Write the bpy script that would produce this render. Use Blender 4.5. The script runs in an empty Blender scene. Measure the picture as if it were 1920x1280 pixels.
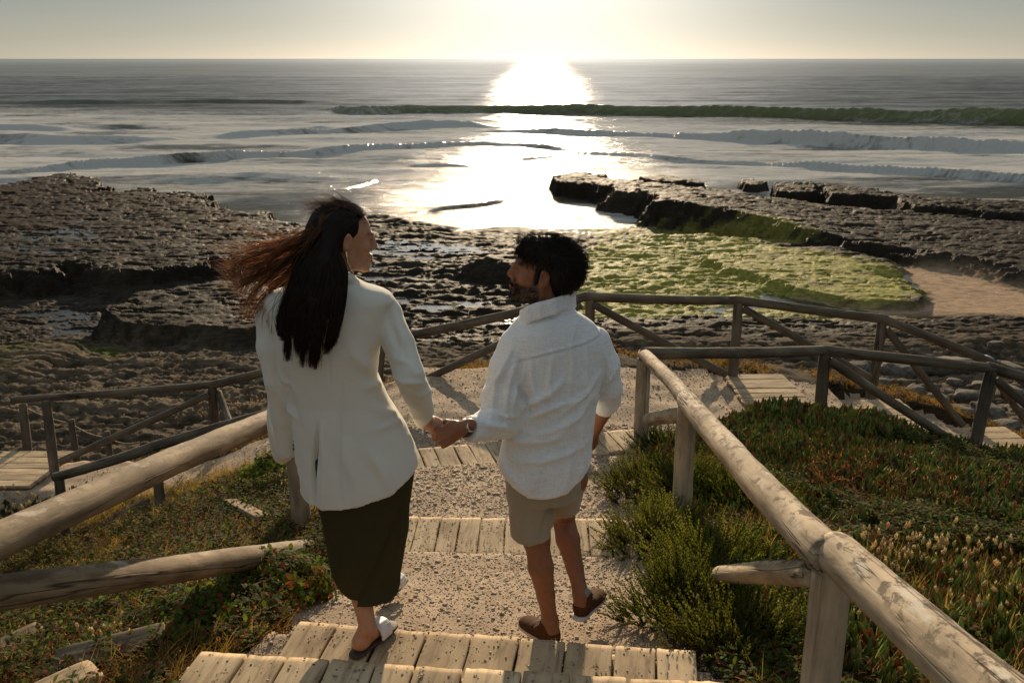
import bpy, math, random
import numpy as np
from mathutils import Vector, Matrix
R = math.radians
scene = bpy.context.scene
COL = scene.collection
random.seed(7); RNG = np.random.default_rng(7)

# ------------------------------------------------------------------ camera
CAMZ = 7.0; PITCH = R(15.84); FOC = 1867.0
cam_d = bpy.data.cameras.new("camera"); cam = bpy.data.objects.new("camera", cam_d)
COL.objects.link(cam); scene.camera = cam
cam.location = (0, 0, CAMZ); cam.rotation_euler = (R(90) - PITCH, 0, 0)
cam_d.lens = 35.0; cam_d.sensor_width = 36.0; cam_d.clip_start = 0.05; cam_d.clip_end = 60000
cam_d.dof.use_dof = True; cam_d.dof.focus_distance = 3.75; cam_d.dof.aperture_fstop = 9.0

# ------------------------------------------------------------------ sky + sun
SUN_EL = R(14.0); SUN_AZ = R(1.6)            # azimuth from +Y towards +X
sd = Vector((math.sin(SUN_AZ) * math.cos(SUN_EL), math.cos(SUN_AZ) * math.cos(SUN_EL), math.sin(SUN_EL)))
w = bpy.data.worlds.new("World"); scene.world = w; w.use_nodes = True
nt = w.node_tree; nt.nodes.clear()
out = nt.nodes.new("ShaderNodeOutputWorld"); bg = nt.nodes.new("ShaderNodeBackground")
sky = nt.nodes.new("ShaderNodeTexSky"); sky.sky_type = 'NISHITA'; sky.sun_disc = False
sky.sun_elevation = SUN_EL; sky.sun_rotation = SUN_AZ
sky.altitude = 3000; sky.air_density = 1.0; sky.dust_density = 1.0; sky.ozone_density = 1.0
hs = nt.nodes.new("ShaderNodeHueSaturation"); hs.inputs["Saturation"].default_value = 0.48
nt.links.new(sky.outputs[0], hs.inputs["Color"])
# forward-scattering glow of the sea air round the sun (a function of the angle to the sun)
tc = nt.nodes.new("ShaderNodeTexCoord")
dp = nt.nodes.new("ShaderNodeVectorMath"); dp.operation = 'DOT_PRODUCT'; dp.inputs[1].default_value = sd
nt.links.new(tc.outputs["Generated"], dp.inputs[0])
mx = nt.nodes.new("ShaderNodeMath"); mx.operation = 'MAXIMUM'; mx.inputs[1].default_value = 0.0
nt.links.new(dp.outputs["Value"], mx.inputs[0])
pw = nt.nodes.new("ShaderNodeMath"); pw.operation = 'POWER'; pw.inputs[1].default_value = 60.0
nt.links.new(mx.outputs[0], pw.inputs[0])
gm = nt.nodes.new("ShaderNodeVectorMath"); gm.operation = 'SCALE'; gm.inputs[0].default_value = (1.0, .93, .83)
ml = nt.nodes.new("ShaderNodeMath"); ml.operation = 'MULTIPLY'; ml.inputs[1].default_value = 30.0
nt.links.new(pw.outputs[0], ml.inputs[0]); nt.links.new(ml.outputs[0], gm.inputs["Scale"])
ad = nt.nodes.new("ShaderNodeVectorMath"); ad.operation = 'ADD'
tint = nt.nodes.new("ShaderNodeVectorMath"); tint.operation = 'MULTIPLY'; tint.inputs[1].default_value = (.665, .63, .575)   # dims and warms the sky colour
nt.links.new(hs.outputs[0], tint.inputs[0]); nt.links.new(tint.outputs[0], ad.inputs[0]); nt.links.new(gm.outputs[0], ad.inputs[1])
# added overhead fill lifts the shade, for multiple scattering the sky model leaves out
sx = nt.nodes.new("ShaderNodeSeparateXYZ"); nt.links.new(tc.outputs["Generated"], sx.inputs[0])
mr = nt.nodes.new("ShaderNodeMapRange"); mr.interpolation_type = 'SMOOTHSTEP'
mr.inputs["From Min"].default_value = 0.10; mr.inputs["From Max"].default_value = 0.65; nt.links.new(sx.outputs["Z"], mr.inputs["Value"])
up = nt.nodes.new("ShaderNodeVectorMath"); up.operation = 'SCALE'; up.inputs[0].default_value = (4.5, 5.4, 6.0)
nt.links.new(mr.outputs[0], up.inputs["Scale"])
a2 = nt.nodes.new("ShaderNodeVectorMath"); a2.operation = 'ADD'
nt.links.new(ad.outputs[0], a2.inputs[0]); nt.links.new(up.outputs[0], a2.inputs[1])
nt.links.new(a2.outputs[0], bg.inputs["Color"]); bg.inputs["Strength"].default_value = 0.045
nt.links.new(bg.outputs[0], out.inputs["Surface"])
sun_d = bpy.data.lights.new("sun", 'SUN'); sun_o = bpy.data.objects.new("sun", sun_d); COL.objects.link(sun_o)
sun_d.energy = 5.0; sun_d.angle = R(0.6); sun_d.color = (1.0, .78, .52)
sun_o.rotation_euler = sd.to_track_quat('Z', 'Y').to_euler(); sun_o.location = (0, 30, 30)

scene.view_settings.view_transform = 'Standard'; scene.view_settings.look = 'None'
scene.view_settings.gamma = 1.0; scene.view_settings.exposure = 0.4; scene.view_settings.use_curve_mapping = False
scene.render.engine = 'CYCLES'
scene.cycles.use_denoising = True
scene.cycles.max_bounces = 6; scene.cycles.transparent_max_bounces = 8
scene.cycles.sample_clamp_indirect = 6.0
scene.cycles.caustics_reflective = False; scene.cycles.caustics_refractive = False

# ------------------------------------------------------------------ helpers
CP, SP = math.cos(PITCH), math.sin(PITCH)
def ray(u, v):
    a = (u - 960) / FOC; b = (v - 640) / FOC
    return a, CP - b * SP, -(SP + b * CP)        # x, y, z per unit of optical depth
def P(u, v, z=None, y=None, zc=None):            # where the sight line of the photo's pixel meets a plane
    a, dy, dz = ray(u, v)
    t = zc if zc is not None else ((z - CAMZ) / dz if z is not None else y / dy)
    return (a * t, dy * t, CAMZ + dz * t)

def tag(o, label=None, cat=None, group=None, kind=None):
    if label: o["label"] = label
    if cat: o["category"] = cat
    if group: o["group"] = group
    if kind: o["kind"] = kind
    return o
def link(o, parent=None):
    COL.objects.link(o)
    if parent is not None: o.parent = parent
    return o
def empty(name, loc=(0, 0, 0), rz=0.0):
    o = bpy.data.objects.new(name, None); COL.objects.link(o); o.location = loc; o.rotation_euler = (0, 0, rz)
    o.empty_display_size = .1
    return o
def copy_tree(o, parent=None):
    c = o.copy(); COL.objects.link(c); c.parent = parent
    for ch in [q for q in bpy.data.objects if q.parent == o and q != c]:
        copy_tree(ch, c)
    return c
def mesh_obj(name, V, F, mat=None, parent=None, smooth=True, color=None, attrs=None):
    """V (n,3), F (m,3|4) arrays or list of face tuples"""
    me = bpy.data.meshes.new(name)
    V = np.asarray(V, dtype=np.float32)
    if isinstance(F, np.ndarray):
        m, k = F.shape
        me.vertices.add(len(V)); me.vertices.foreach_set("co", V.ravel())
        me.loops.add(m * k); me.loops.foreach_set("vertex_index", F.astype(np.int32).ravel())
        me.polygons.add(m); me.polygons.foreach_set("loop_start", np.arange(0, m * k, k, dtype=np.int32))
        me.update(calc_edges=True)
    else:
        me.from_pydata([tuple(float(c) for c in q) for q in V], [], F); me.update()
    if smooth: me.polygons.foreach_set("use_smooth", np.ones(len(me.polygons), dtype=bool))
    if color is not None:
        ca = me.color_attributes.new("Col", 'FLOAT_COLOR', 'POINT')
        c4 = np.ones((len(V), 4), dtype=np.float32); c4[:, :color.shape[1]] = color
        ca.data.foreach_set("color", c4.ravel())
    if attrs:
        for k_, a_ in attrs.items():
            at = me.attributes.new(k_, 'FLOAT', 'POINT'); at.data.foreach_set("value", np.asarray(a_, dtype=np.float32))
    if mat is not None:
        for m_ in (mat if isinstance(mat, (list, tuple)) else [mat]): me.materials.append(m_)
    o = bpy.data.objects.new(name, me)
    return link(o, parent)

# numpy value noise ---------------------------------------------------------
def _h(i, j, k, s):
    n = (i * 374761393 + j * 668265263 + k * 2147483647 + s * 974711) & 0xffffffff
    n = ((n ^ (n >> 13)) * 1274126177) & 0xffffffff
    n = n ^ (n >> 16)
    return (n & 0xffffff).astype(np.float64) / 0xffffff
def vnoise(x, y, z=0.0, s=0):
    x, y, z = np.broadcast_arrays(np.asarray(x, float), np.asarray(y, float), np.asarray(z, float))
    xi, yi, zi = np.floor(x), np.floor(y), np.floor(z)
    fx, fy, fz = x - xi, y - yi, z - zi
    xi, yi, zi = xi.astype(np.int64), yi.astype(np.int64), zi.astype(np.int64)
    fx, fy, fz = fx * fx * (3 - 2 * fx), fy * fy * (3 - 2 * fy), fz * fz * (3 - 2 * fz)
    def pl(k):
        a = _h(xi, yi, k, s); b = _h(xi + 1, yi, k, s); c = _h(xi, yi + 1, k, s); d = _h(xi + 1, yi + 1, k, s)
        return (a + (b - a) * fx) * (1 - fy) + (c + (d - c) * fx) * fy
    if np.all(z == 0): return pl(zi) * 2 - 1
    p0 = pl(zi); p1 = pl(zi + 1)
    return (p0 + (p1 - p0) * fz) * 2 - 1
def fbm(x, y, z=0.0, o=4, s=0, g=.5, l=2.03):
    a = 1.0; r = 0.0; t = 0.0
    for i in range(o):
        r = r + a * vnoise(np.asarray(x) * l ** i, np.asarray(y) * l ** i, np.asarray(z) * l ** i, s + i * 17); t += a; a *= g
    return r / t
def ss(a, b, x):
    t = np.clip((np.asarray(x, float) - a) / (b - a), 0, 1); return t * t * (3 - 2 * t)
def polysd(px, py, poly):
    """signed distance to polygon, negative inside"""
    poly = np.asarray(poly, float); n = len(poly)
    d = np.full(px.shape, 1e9); inside = np.zeros(px.shape, bool)
    for i in range(n):
        a = poly[i]; b = poly[(i + 1) % n]; e = b - a
        wx, wy = px - a[0], py - a[1]
        t = np.clip((wx * e[0] + wy * e[1]) / (e @ e + 1e-12), 0, 1)
        d = np.minimum(d, (wx - e[0] * t) ** 2 + (wy - e[1] * t) ** 2)
        c = ((a[1] <= py) != (b[1] <= py))
        with np.errstate(divide='ignore', invalid='ignore'):
            xi = a[0] + (py - a[1]) / (e[1] if abs(e[1]) > 1e-12 else 1e-12) * e[0]
        inside ^= c & (px < xi)
    d = np.sqrt(d); return np.where(inside, -d, d)

# materials -----------------------------------------------------------------
def new_mat(name):
    m = bpy.data.materials.new(name); m.use_nodes = True
    t = m.node_tree; b = t.nodes["Principled BSDF"]; o = t.nodes["Material Output"]
    return m, t, b, o
def nd(t, typ, **k):
    n = t.nodes.new(typ)
    for a, v in k.items():
        if a in n.inputs.keys() if hasattr(n.inputs, 'keys') else False: n.inputs[a].default_value = v
        else: setattr(n, a, v)
    return n
def ramp(t, stops, fac):
    r = t.nodes.new("ShaderNodeValToRGB"); e = r.color_ramp.elements
    while len(e) > 1: e.remove(e[-1])
    e[0].position = stops[0][0]; e[0].color = (*stops[0][1], 1)
    for p_, c_ in stops[1:]:
        q = e.new(p_); q.color = (*c_, 1)
    t.links.new(fac, r.inputs[0]); return r.outputs[0]
def noise_tex(t, scale=5, detail=5, rough=.6, vec=None, dist=0.0):
    n = t.nodes.new("ShaderNodeTexNoise"); n.inputs["Scale"].default_value = scale
    n.inputs["Detail"].default_value = detail; n.inputs["Roughness"].default_value = rough; n.inputs["Distortion"].default_value = dist
    if vec is not None: t.links.new(vec, n.inputs["Vector"])
    return n.outputs["Fac"]
def coords(t, scale=(1, 1, 1), kind="Object", rnd=False):
    tc_ = t.nodes.new("ShaderNodeTexCoord"); mp = t.nodes.new("ShaderNodeMapping"); mp.inputs["Scale"].default_value = scale
    t.links.new(tc_.outputs[kind], mp.inputs["Vector"])
    if rnd:
        oi = t.nodes.new("ShaderNodeObjectInfo"); ms = t.nodes.new("ShaderNodeVectorMath"); ms.operation = 'SCALE'
        ms.inputs[0].default_value = (17, 31, 43); t.links.new(oi.outputs["Random"], ms.inputs["Scale"])
        t.links.new(ms.outputs[0], mp.inputs["Location"])
    return mp.outputs[0]
def math_n(t, op, a, b=None, c=None):
    n = t.nodes.new("ShaderNodeMath"); n.operation = op
    for i, q in enumerate((a, b, c)):
        if q is None: continue
        if isinstance(q, (int, float)): n.inputs[i].default_value = q
        else: t.links.new(q, n.inputs[i])
    return n.outputs[0]
def mixc(t, fac, a, b, mode='MIX'):
    n = t.nodes.new("ShaderNodeMix"); n.data_type = 'RGBA'; n.blend_type = mode
    for s_, q in ((n.inputs[0], fac), (n.inputs[6], a), (n.inputs[7], b)):
        if isinstance(q, (int, float)): s_.default_value = q
        elif isinstance(q, tuple): s_.default_value = (*q, 1) if len(q) == 3 else q
        else: t.links.new(q, s_)
    return n.outputs[2]
def bump(t, bsdf, h, strength=.5, dist=.01, prev=None):
    n = t.nodes.new("ShaderNodeBump"); n.inputs["Strength"].default_value = strength; n.inputs["Distance"].default_value = dist
    t.links.new(h, n.inputs["Height"])
    if prev is not None: t.links.new(prev, n.inputs["Normal"])
    t.links.new(n.outputs[0], bsdf.inputs["Normal"]); return n.outputs[0]
def vcol(t, name="Col"):
    n = t.nodes.new("ShaderNodeVertexColor"); n.layer_name = name; return n.outputs[0]
def attr(t, name):
    n = t.nodes.new("ShaderNodeAttribute"); n.attribute_name = name; return n.outputs["Fac"]
# ================================================================== near hillside + path
def pathz(x, y):
    """height of the stepped footpath"""
    yA = 2.85 - .10 * x; yB = 3.31 - .127 * x; yC0 = 4.85 - .03 * x; yC = 5.30 - .03 * x
    yD0 = 7.05 + .25 * x; yD = 7.5 + .25 * x
    z = np.where(y < yA, 5.03 + (yA - .55 - y).clip(0) * .16, 4.86)
    z = np.where(y > yB, 4.74 - .20 * (y - yB), z)
    z = np.where(y > yC0, 4.39, z)
    z = np.where(y > yC, 4.27 - .125 * (y - yC), z)
    z = np.where(y > yD0, 4.01, z)
    z = np.where(y > yD, 3.95, z)
    return z
def walkz(x, y):
    """landing and the two flights that leave it left and right"""
    z = np.full(np.shape(x), 3.95)
    r = np.where(x > 2.0, 3.89, z); r = np.where(x > 2.75, 3.80 - .10 * (x - 2.75), r)
    r = np.where(x > 3.25, 3.60, r); r = np.where(x > 4.0, 3.44 - .1 * (x - 4.0), r)
    r = np.where(x > 4.45, 3.24, r); r = np.where(x > 5.2, 3.05, r); r = np.where(x > 5.7, 2.85, r)
    r = np.where(x > 6.6, 2.6, r)
    l = np.where(x < -.9, 3.95 - .48 * (-.9 - x), z); l = np.where(x < -3.2, 2.85 - .02 * (-3.2 - x), l); l = np.where(x < -6.0, 2.78 - .25 * (-6.0 - x), l)
    return np.where(x > 0, r, l)
CTRL = np.array([
 # x, y, z of the planted slope
 (-1.25, 5.2, 4.33), (-1.25, 3.3, 4.80), (-1.2, 1.0, 5.2), (-1.1, 7.0, 4.02), (-.95, -1.5, 5.5), (.8, -1.5, 5.5),
 (-2.2, 4.2, 4.36), (-2.4, 6.3, 3.78), (-2.2, 2.2, 4.75), (-3.2, 3.0, 4.1), (-3.4, 5.0, 3.65), (-3.6, 7.2, 3.0), (-2.6, 7.7, 3.4),
 (-4.6, 4, 3.4), (-5, 7.0, 2.62), (-6.5, 5, 2.5), (-6.5, 8.2, 2.3), (-3.3, 8.3, 2.98), (-5, 1, 4.0), (-8, 2, 3.0),
 (.85, 1.0, 5.2), (.9, 2.6, 4.95), (.95, 4.0, 4.66), (1.05, 5.3, 4.36), (1.1, 6.6, 4.12), (1.25, 7.7, 3.98),
 (2.0, 2.5, 4.85), (2.0, 4.2, 4.56), (2.0, 6.0, 4.32), (2.1, 7.5, 4.06), (2.75, 8.2, 3.93), (3.2, 3, 4.5), (3.2, 5, 4.28), (3.3, 7, 4.02),
 (4.17, 8.2, 3.64), (4.6, 6.5, 3.78), (4.8, 4.5, 3.9), (5.2, 7.8, 3.45), (6.5, 6.5, 3.1), (6.5, 3.5, 3.5), (7.5, 8.5, 2.5), (8.5, 5, 2.7),
 (0, 10.1, 3.93), (1.2, 10.2, 3.95), (2.3, 10.2, 3.9), (3.6, 10.2, 3.66), (4.8, 10.3, 3.3), (6, 10.4, 2.85), (8, 10.5, 2.2),
 (-1.2, 10.0, 3.6), (-2.2, 10.2, 3.2), (-3.3, 10.6, 2.75), (-5, 10.7, 2.35), (-7, 10.5, 1.9), (-9, 8, 1.9), (-9, 4, 2.6)], float)
def _phi(r): return r
_d = np.hypot(CTRL[:, None, 0] - CTRL[None, :, 0], CTRL[:, None, 1] - CTRL[None, :, 1])
_n = len(CTRL); _A = np.zeros((_n + 3, _n + 3)); _A[:_n, :_n] = _phi(_d) - .25 * np.eye(_n)
_A[:_n, _n] = 1; _A[:_n, _n + 1:] = CTRL[:, :2]; _A[_n, :_n] = 1; _A[_n + 1:, :_n] = CTRL[:, :2].T
_W = np.linalg.solve(_A, np.concatenate([CTRL[:, 2], [0, 0, 0]]))
def slopez(x, y):
    x = np.asarray(x, float); y = np.asarray(y, float)
    r = _W[_n] + _W[_n + 1] * x + _W[_n + 2] * y
    for i in range(_n): r = r + _W[i] * np.hypot(x - CTRL[i, 0], y - CTRL[i, 1])
    return r
def pathmask(x, y):
    """signed: positive on the trodden ground"""
    ed = .06 * vnoise(np.asarray(y) * 3.1, np.asarray(x) * 3.1, 0, 5) + .04 * vnoise(np.asarray(y) * 11., np.asarray(x) * 11, 0, 8)
    xl = np.interp(y, [-3, 2.8, 3.4, 4.5, 5.4, 6.8, 7.4], [-1.15, -1.12, -.95, -.92, -.85, -.95, -1.3])
    xr = np.interp(y, [-3, 2.8, 3.4, 4.8, 5.4, 6.8, 7.6], [.75, .72, .70, .72, .82, .95, 1.3])
    a = np.minimum(np.minimum(x - xl, xr - x), 7.9 - y)
    yl = np.interp(x, [-7, -4.8, -3.2, -1.9, -1.3, 1.2, 2.2, 4.2, 7], [9.1, 9.2, 9.0, 8.55, 7.3, 7.3, 8.38, 8.42, 8.8])
    yh = np.interp(x, [-7, -4.8, -3.2, -1, 2.2, 4.2, 7], [10.3, 10.0, 9.95, 9.75, 9.72, 9.82, 10.0])
    b = np.minimum(np.minimum(y - yl, yh - y), np.minimum(7.2 - x, x + 7.2))
    return np.maximum(a, b) + ed
def nearz(x, y, rough=True):
    m = pathmask(x, y)
    st = np.where((y < 7.62 + .25 * x) & (np.abs(x) < 1.5), pathz(x, y), walkz(x, y))
    s = slopez(x, y)
    if rough:
        s = s + (.045 + .045 * ss(1.4, 2.2, x)) * fbm(x * 1.7, y * 1.7, 0, 4, 3) + .03 * fbm(x * 6, y * 6, 0, 3, 9)
        st = st + (.006 + .014 * ss(7.4, 8.2, y)) * fbm(x * 5, y * 5, 0, 3, 12) + .012 * fbm(x * 1.3, y * 1.3, 0, 2, 13)
    return st + (s - st) * ss(.04, -.10, m)

# ================================================================== the rocky foreshore
def G(pts, z):    # photo outline -> plan outline at height z
    return [P(u, v, z=z)[:2] for u, v in pts]
SLABS = [
 # (outline, outline height, top height, edge softness, edge wobble, seed)
 (G([(-700, 350), (0, 347), (60, 333), (120, 326), (185, 332), (190, 352), (235, 358), (262, 352), (300, 358), (312, 376), (330, 360), (372, 362), (400, 382), (432, 392), (445, 402), (480, 400), (500, 408), (540, 420), (585, 436), (600, 470), (560, 488), (430, 484), (330, 500), (230, 505), (130, 495), (60, 512), (-40, 520), (-700, 560)], 1.0), 1.02, .34, .50, 1),
 (G([(690, 400), (740, 402), (785, 412), (790, 428), (835, 428), (880, 440), (960, 470), (1010, 480), (1080, 500), (1080, 560), (980, 610), (860, 640), (760, 640), (600, 600), (560, 500), (600, 440)], .35), .42, .5, .35, 2),
 (G([(196, 583), (262, 548), (340, 536), (420, 530), (485, 545), (560, 556), (700, 560), (700, 610), (560, 604), (430, 612), (300, 606), (232, 603)], .95), .95, .16, .18, 3),
 (G([(180, 530), (300, 518), (420, 515), (500, 520), (500, 548), (400, 536), (280, 538), (200, 545)], .62), .62, .2, .2, 31),
 (G([(-700, 760), (-60, 705), (40, 694), (130, 664), (200, 668), (300, 664), (420, 668), (520, 690), (640, 700), (760, 712), (860, 716), (960, 700), (1060, 690), (1150, 668), (1160, 900), (-700, 1000)], 1.2), 1.25, .35, .25, 4),
 (G([(-400, 700), (-60, 660), (60, 655), (150, 650), (120, 672), (40, 700), (-100, 730), (-400, 760)], 1.3), 1.36, .25, .2, 41),
 (G([(1050, 612), (1150, 600), (1300, 596), (1500, 598), (1660, 604), (1800, 600), (2000, 596), (2400, 600), (2500, 640), (2000, 646), (1880, 640), (1790, 640), (1740, 650), (1560, 654), (1350, 648), (1150, 646), (1050, 650)], .75), .8, .3, .22, 5),
 # long ledge on the right
 (G([(1046, 317), (1085, 311), (1140, 318), (1150, 330), (1240, 338), (1400, 352), (1600, 366), (1800, 380), (2000, 398), (2600, 450), (2700, 560), (2000, 500), (1860, 464), (1720, 446), (1560, 424), (1440, 398), (1330, 384), (1240, 372), (1220, 356), (1150, 350), (1140, 336), (1060, 327)], 1.15), 1.5, .42, .40, 6),
 (G([(1201, 321), (1245, 318), (1300, 325), (1330, 335), (1230, 330)], .8), .5, .3, .2, 7),
 (G([(1385, 324), (1415, 322), (1442, 330), (1420, 336), (1395, 334)], .8), .5, .25, .2, 8),
 (G([(1452, 332), (1525, 331), (1530, 348), (1460, 350)], 1.0), .75, .2, .2, 9),
 (G([(1528, 333), (1600, 336), (1684, 350), (1660, 356), (1560, 352)], 1.0), .72, .25, .2, 10),
 (G([(1668, 352), (1760, 357), (1860, 364), (2000, 372), (2400, 400), (2000, 395), (1840, 382), (1720, 374)], 1.0), .72, .25, .2, 11),
 # algae shelf, two plates
 (G([(1060, 500), (1100, 470), (1180, 440), (1330, 440), (1560, 455), (1660, 492), (1735, 560), (1725, 570), (1600, 566), (1500, 546), (1440, 526), (1380, 506), (1320, 482), (1300, 486), (1360, 512), (1430, 538), (1400, 560), (1200, 590), (1080, 600)], .4), .42, .14, .25, 12),
 (G([(1315, 484), (1420, 470), (1520, 478), (1600, 500), (1690, 530), (1738, 560), (1722, 569), (1600, 565), (1500, 546), (1440, 527), (1380, 507)], .55), .60, .10, .16, 13),
 (G([(1440, 462), (1560, 464), (1640, 482), (1690, 498), (1600, 500), (1500, 484)], .55), .56, .2, .15, 14),
 # lone rock by the man's face
 (G([(900, 492), (935, 476), (985, 470), (1000, 492), (950, 500)], .8), 1.0, .35, .1, 15),
]
GREEN = G([(1040, 520), (1110, 450), (1250, 432), (1500, 440), (1640, 476), (1740, 560), (1700, 580), (1500, 600), (1300, 606), (1080, 620), (1000, 600)], .4)
GREEN2 = G([(1100, 400), (1300, 425), (1500, 440), (1500, 460), (1250, 450), (1100, 460)], .3)
GREEN3 = G([(-300, 640), (0, 618), (160, 610), (240, 640), (150, 670), (40, 700), (-300, 740)], 1.0)
SAND = G([(1500, 556), (1560, 545), (1620, 520), (1660, 500), (1720, 494), (1800, 492), (2000, 495), (2600, 500), (2600, 602), (1900, 592), (1700, 592), (1640, 600), (1400, 570)], .35)
BROWN = G([(-600, 350), (180, 340), (420, 392), (560, 440), (520, 470), (300, 430), (-600, 440)], 1.0)
RIDGE = SLABS[7][0]
def foreshore(x, y):
    """height and masks of the rocky foreshore"""
    base = np.interp(y, [8, 14, 17, 20, 24, 30, 36, 41, 50, 60, 80, 130], [2.0, 1.15, .9, .62, .42, .30, .16, .02, -.22, -.5, -1.2, -3.])
    # left side dips to pools
    base = base + .02 * ss(-3, -9, x) * ss(18, 22, y) * ss(32, 28, y)
    n1 = fbm(x * .35, y * .55, 0, 4, 21); n2 = fbm(x * .95, y * 2.6, 0, 4, 22)
    tq = (n2 + .25 * fbm(x * 4.0, y * 7.0, 0, 2, 28)) * 5; n2 = .35 * n2 + .65 * (np.floor(tq) + ss(.30, .70, tq - np.floor(tq))) / 5; n3 = fbm(x * 5.0, y * 8.0, 0, 3, 23)
    rg = 1 - np.abs(fbm(x * .9, y * 2.3, 0, 3, 24)) * 2
    sandm = ss(.5, -.6, polysd(x, y, SAND) + .5 * n1)
    n4 = fbm(x * 11.0, y * 16.0, 0, 2, 26)
    ck = 1 - np.abs(fbm(x * .55 + .3 * n2, y * 2.8, 0, 3, 27)) * 2        # long bedding cracks
    ck = -ss(.86, .98, ck)
    h = base + .10 * n1 + (.06 * n2 + .045 * n3 + .022 * n4 + .10 * ck + .04 * (rg - .6)) * (1 - sandm)
    rock = np.zeros_like(h)
    wob = fbm(x * .8, y * .8, 0, 4, 30); wob2 = fbm(x * 3.2, y * 3.2, 0, 3, 33)
    for poly, zt, soft, wb, sd_ in SLABS:
        px0 = min(p[0] for p in poly) - 2; px1 = max(p[0] for p in poly) + 2
        py0 = min(p[1] for p in poly) - 2; py1 = max(p[1] for p in poly) + 2
        m = (x > px0) & (x < px1) & (y > py0) & (y < py1)
        if not m.any(): continue
        xs, ys = x[m], y[m]
        d = polysd(xs, ys, poly) + wb * 1.9 * wob[m] + wb * 1.1 * wob2[m]
        # strata: the face steps back in thin layers
        lay = np.clip((soft * 2.6 - d) / (soft * 2.6 + .05), 0, 1)
        t4 = lay * 5 + .35 * wob2[m]; lay = np.where(lay <= 0, 0, np.clip(.25 * lay + .75 * (np.floor(t4) + ss(.55, .95, t4 - np.floor(t4))) / 5, 0, 1))
        tilt = .02 * fbm(xs * .25, ys * .25, 0, 2, sd_ + 40)
        rough = (.05 if zt > .7 else .03)
        top = zt + tilt * 4 + rough * (n2[m] + .8 * rg[m] - .5) + .03 * n3[m] + .012 * n4[m] + .08 * ck[m]
        if sd_ == 2: top = top + .10 * n2[m] + .10 * (rg[m] - .7) - .18 * ss(30, 44, ys)
        if sd_ in (12,): top = top + .06 * (rg[m] - .55) + .05 * n2[m]
        if sd_ == 6: top = top - .42 - .25 * ss(8, 3, xs) - .42 * ss(8, 15, xs) + .05 * n1[m]
        if sd_ == 4: top = zt + .10 * np.floor(4 * n2[m]) / 4 + .05 * n3[m] + .035 * n4[m] + .13 * ck[m] + .03 * rg[m] + .05 * n1[m]
        hn = h[m] + (top - h[m]) * lay
        h[m] = np.where(top > h[m], hn, h[m])
        rock[m] = np.maximum(rock[m], lay)
    # sand
    sz = .30 + .10 * ss(28, 24, y) + .012 * n1 + .006 * n3
    h = h + (sz - h) * sandm * (1 - rock * .9)
    h = h - .6 * ss(46, 52, y) * (1 - rock)
    return h, sandm * (1 - rock), n1, n2, n3, rg, rock

def landz(x, y):
    """whole land height"""
    x = np.asarray(x, float); y = np.asarray(y, float)
    f = foreshore(x, y)[0]; n = nearz(x, y)
    brk = 10.35 + .35 * vnoise(x * .6, x * .17, 0, 77) + .4 * ss(2, 4, x) - .0 * x
    t = ss(0, 1, ((y - brk) / np.interp(x, [-9, -3, 0, 3, 7], [1.6, 2.2, 3.4, 3.0, 2.2])).clip(0, 1))
    return n + (f - n) * t

def grid_mesh(X, Y, Z):
    ny, nx = X.shape
    V = np.stack([X, Y, Z], -1).reshape(-1, 3)
    i = np.arange(ny * nx).reshape(ny, nx)
    F = np.stack([i[:-1, :-1], i[:-1, 1:], i[1:, 1:], i[1:, :-1]], -1).reshape(-1, 4)
    return V, F

# --- materials of the ground
def mat_rock():
    m, t, b, o = new_mat("wet_rock")
    c = vcol(t); v = coords(t, (1, 1.8, 6))
    n1 = noise_tex(t, 3.2, 7, .66, v); n2 = noise_tex(t, 19, 5, .7, v)
    k = ramp(t, [(.25, (.35, .34, .33)), (.5, (.95, .93, .9)), (.75, (1.5, 1.46, 1.4))], n1)
    k2 = ramp(t, [(.3, (.55, .55, .55)), (.6, (1.15, 1.13, 1.1))], n2)
    cc = mixc(t, 1.0, c, k, 'MULTIPLY'); cc = mixc(t, .8, cc, k2, 'MULTIPLY')
    t.links.new(cc, b.inputs["Base Color"])
    wet = attr(t, "wet")
    wn = math_n(t, 'ADD', wet, math_n(t, 'MULTIPLY', math_n(t, 'SUBTRACT', n1, .5), .9))
    rr = ramp(t, [(.5, (.95, .95, .95)), (1.1, (.62, .62, .62))], wn)
    t.links.new(rr, b.inputs["Roughness"]); b.inputs["Specular IOR Level"].default_value = .05
    p = bump(t, b, n1, .8, .035); p = bump(t, b, n2, .8, .016, p)
    return m
def mat_soil():
    m, t, b, o = new_mat("path_gravel")
    v = coords(t); n1 = noise_tex(t, 4, 6, .6, v); n2 = noise_tex(t, 60, 4, .7, v); n3 = noise_tex(t, 260, 3, .6, v)
    c = ramp(t, [(.3, (.27, .20, .135)), (.5, (.38, .285, .195)), (.7, (.47, .36, .25))], n1)
    c2 = ramp(t, [(.3, (.5, .47, .44)), (.5, (1, 1, 1)), (.72, (1.35, 1.3, 1.25))], n2)
    t.links.new(mixc(t, .8, c, c2, 'MULTIPLY'), b.inputs["Base Color"]); b.inputs["Roughness"].default_value = .95
    b.inputs["Specular IOR Level"].default_value = .15
    p = bump(t, b, n2, .8, .008); p = bump(t, b, n3, .6, .003, p)
    return m
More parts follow.
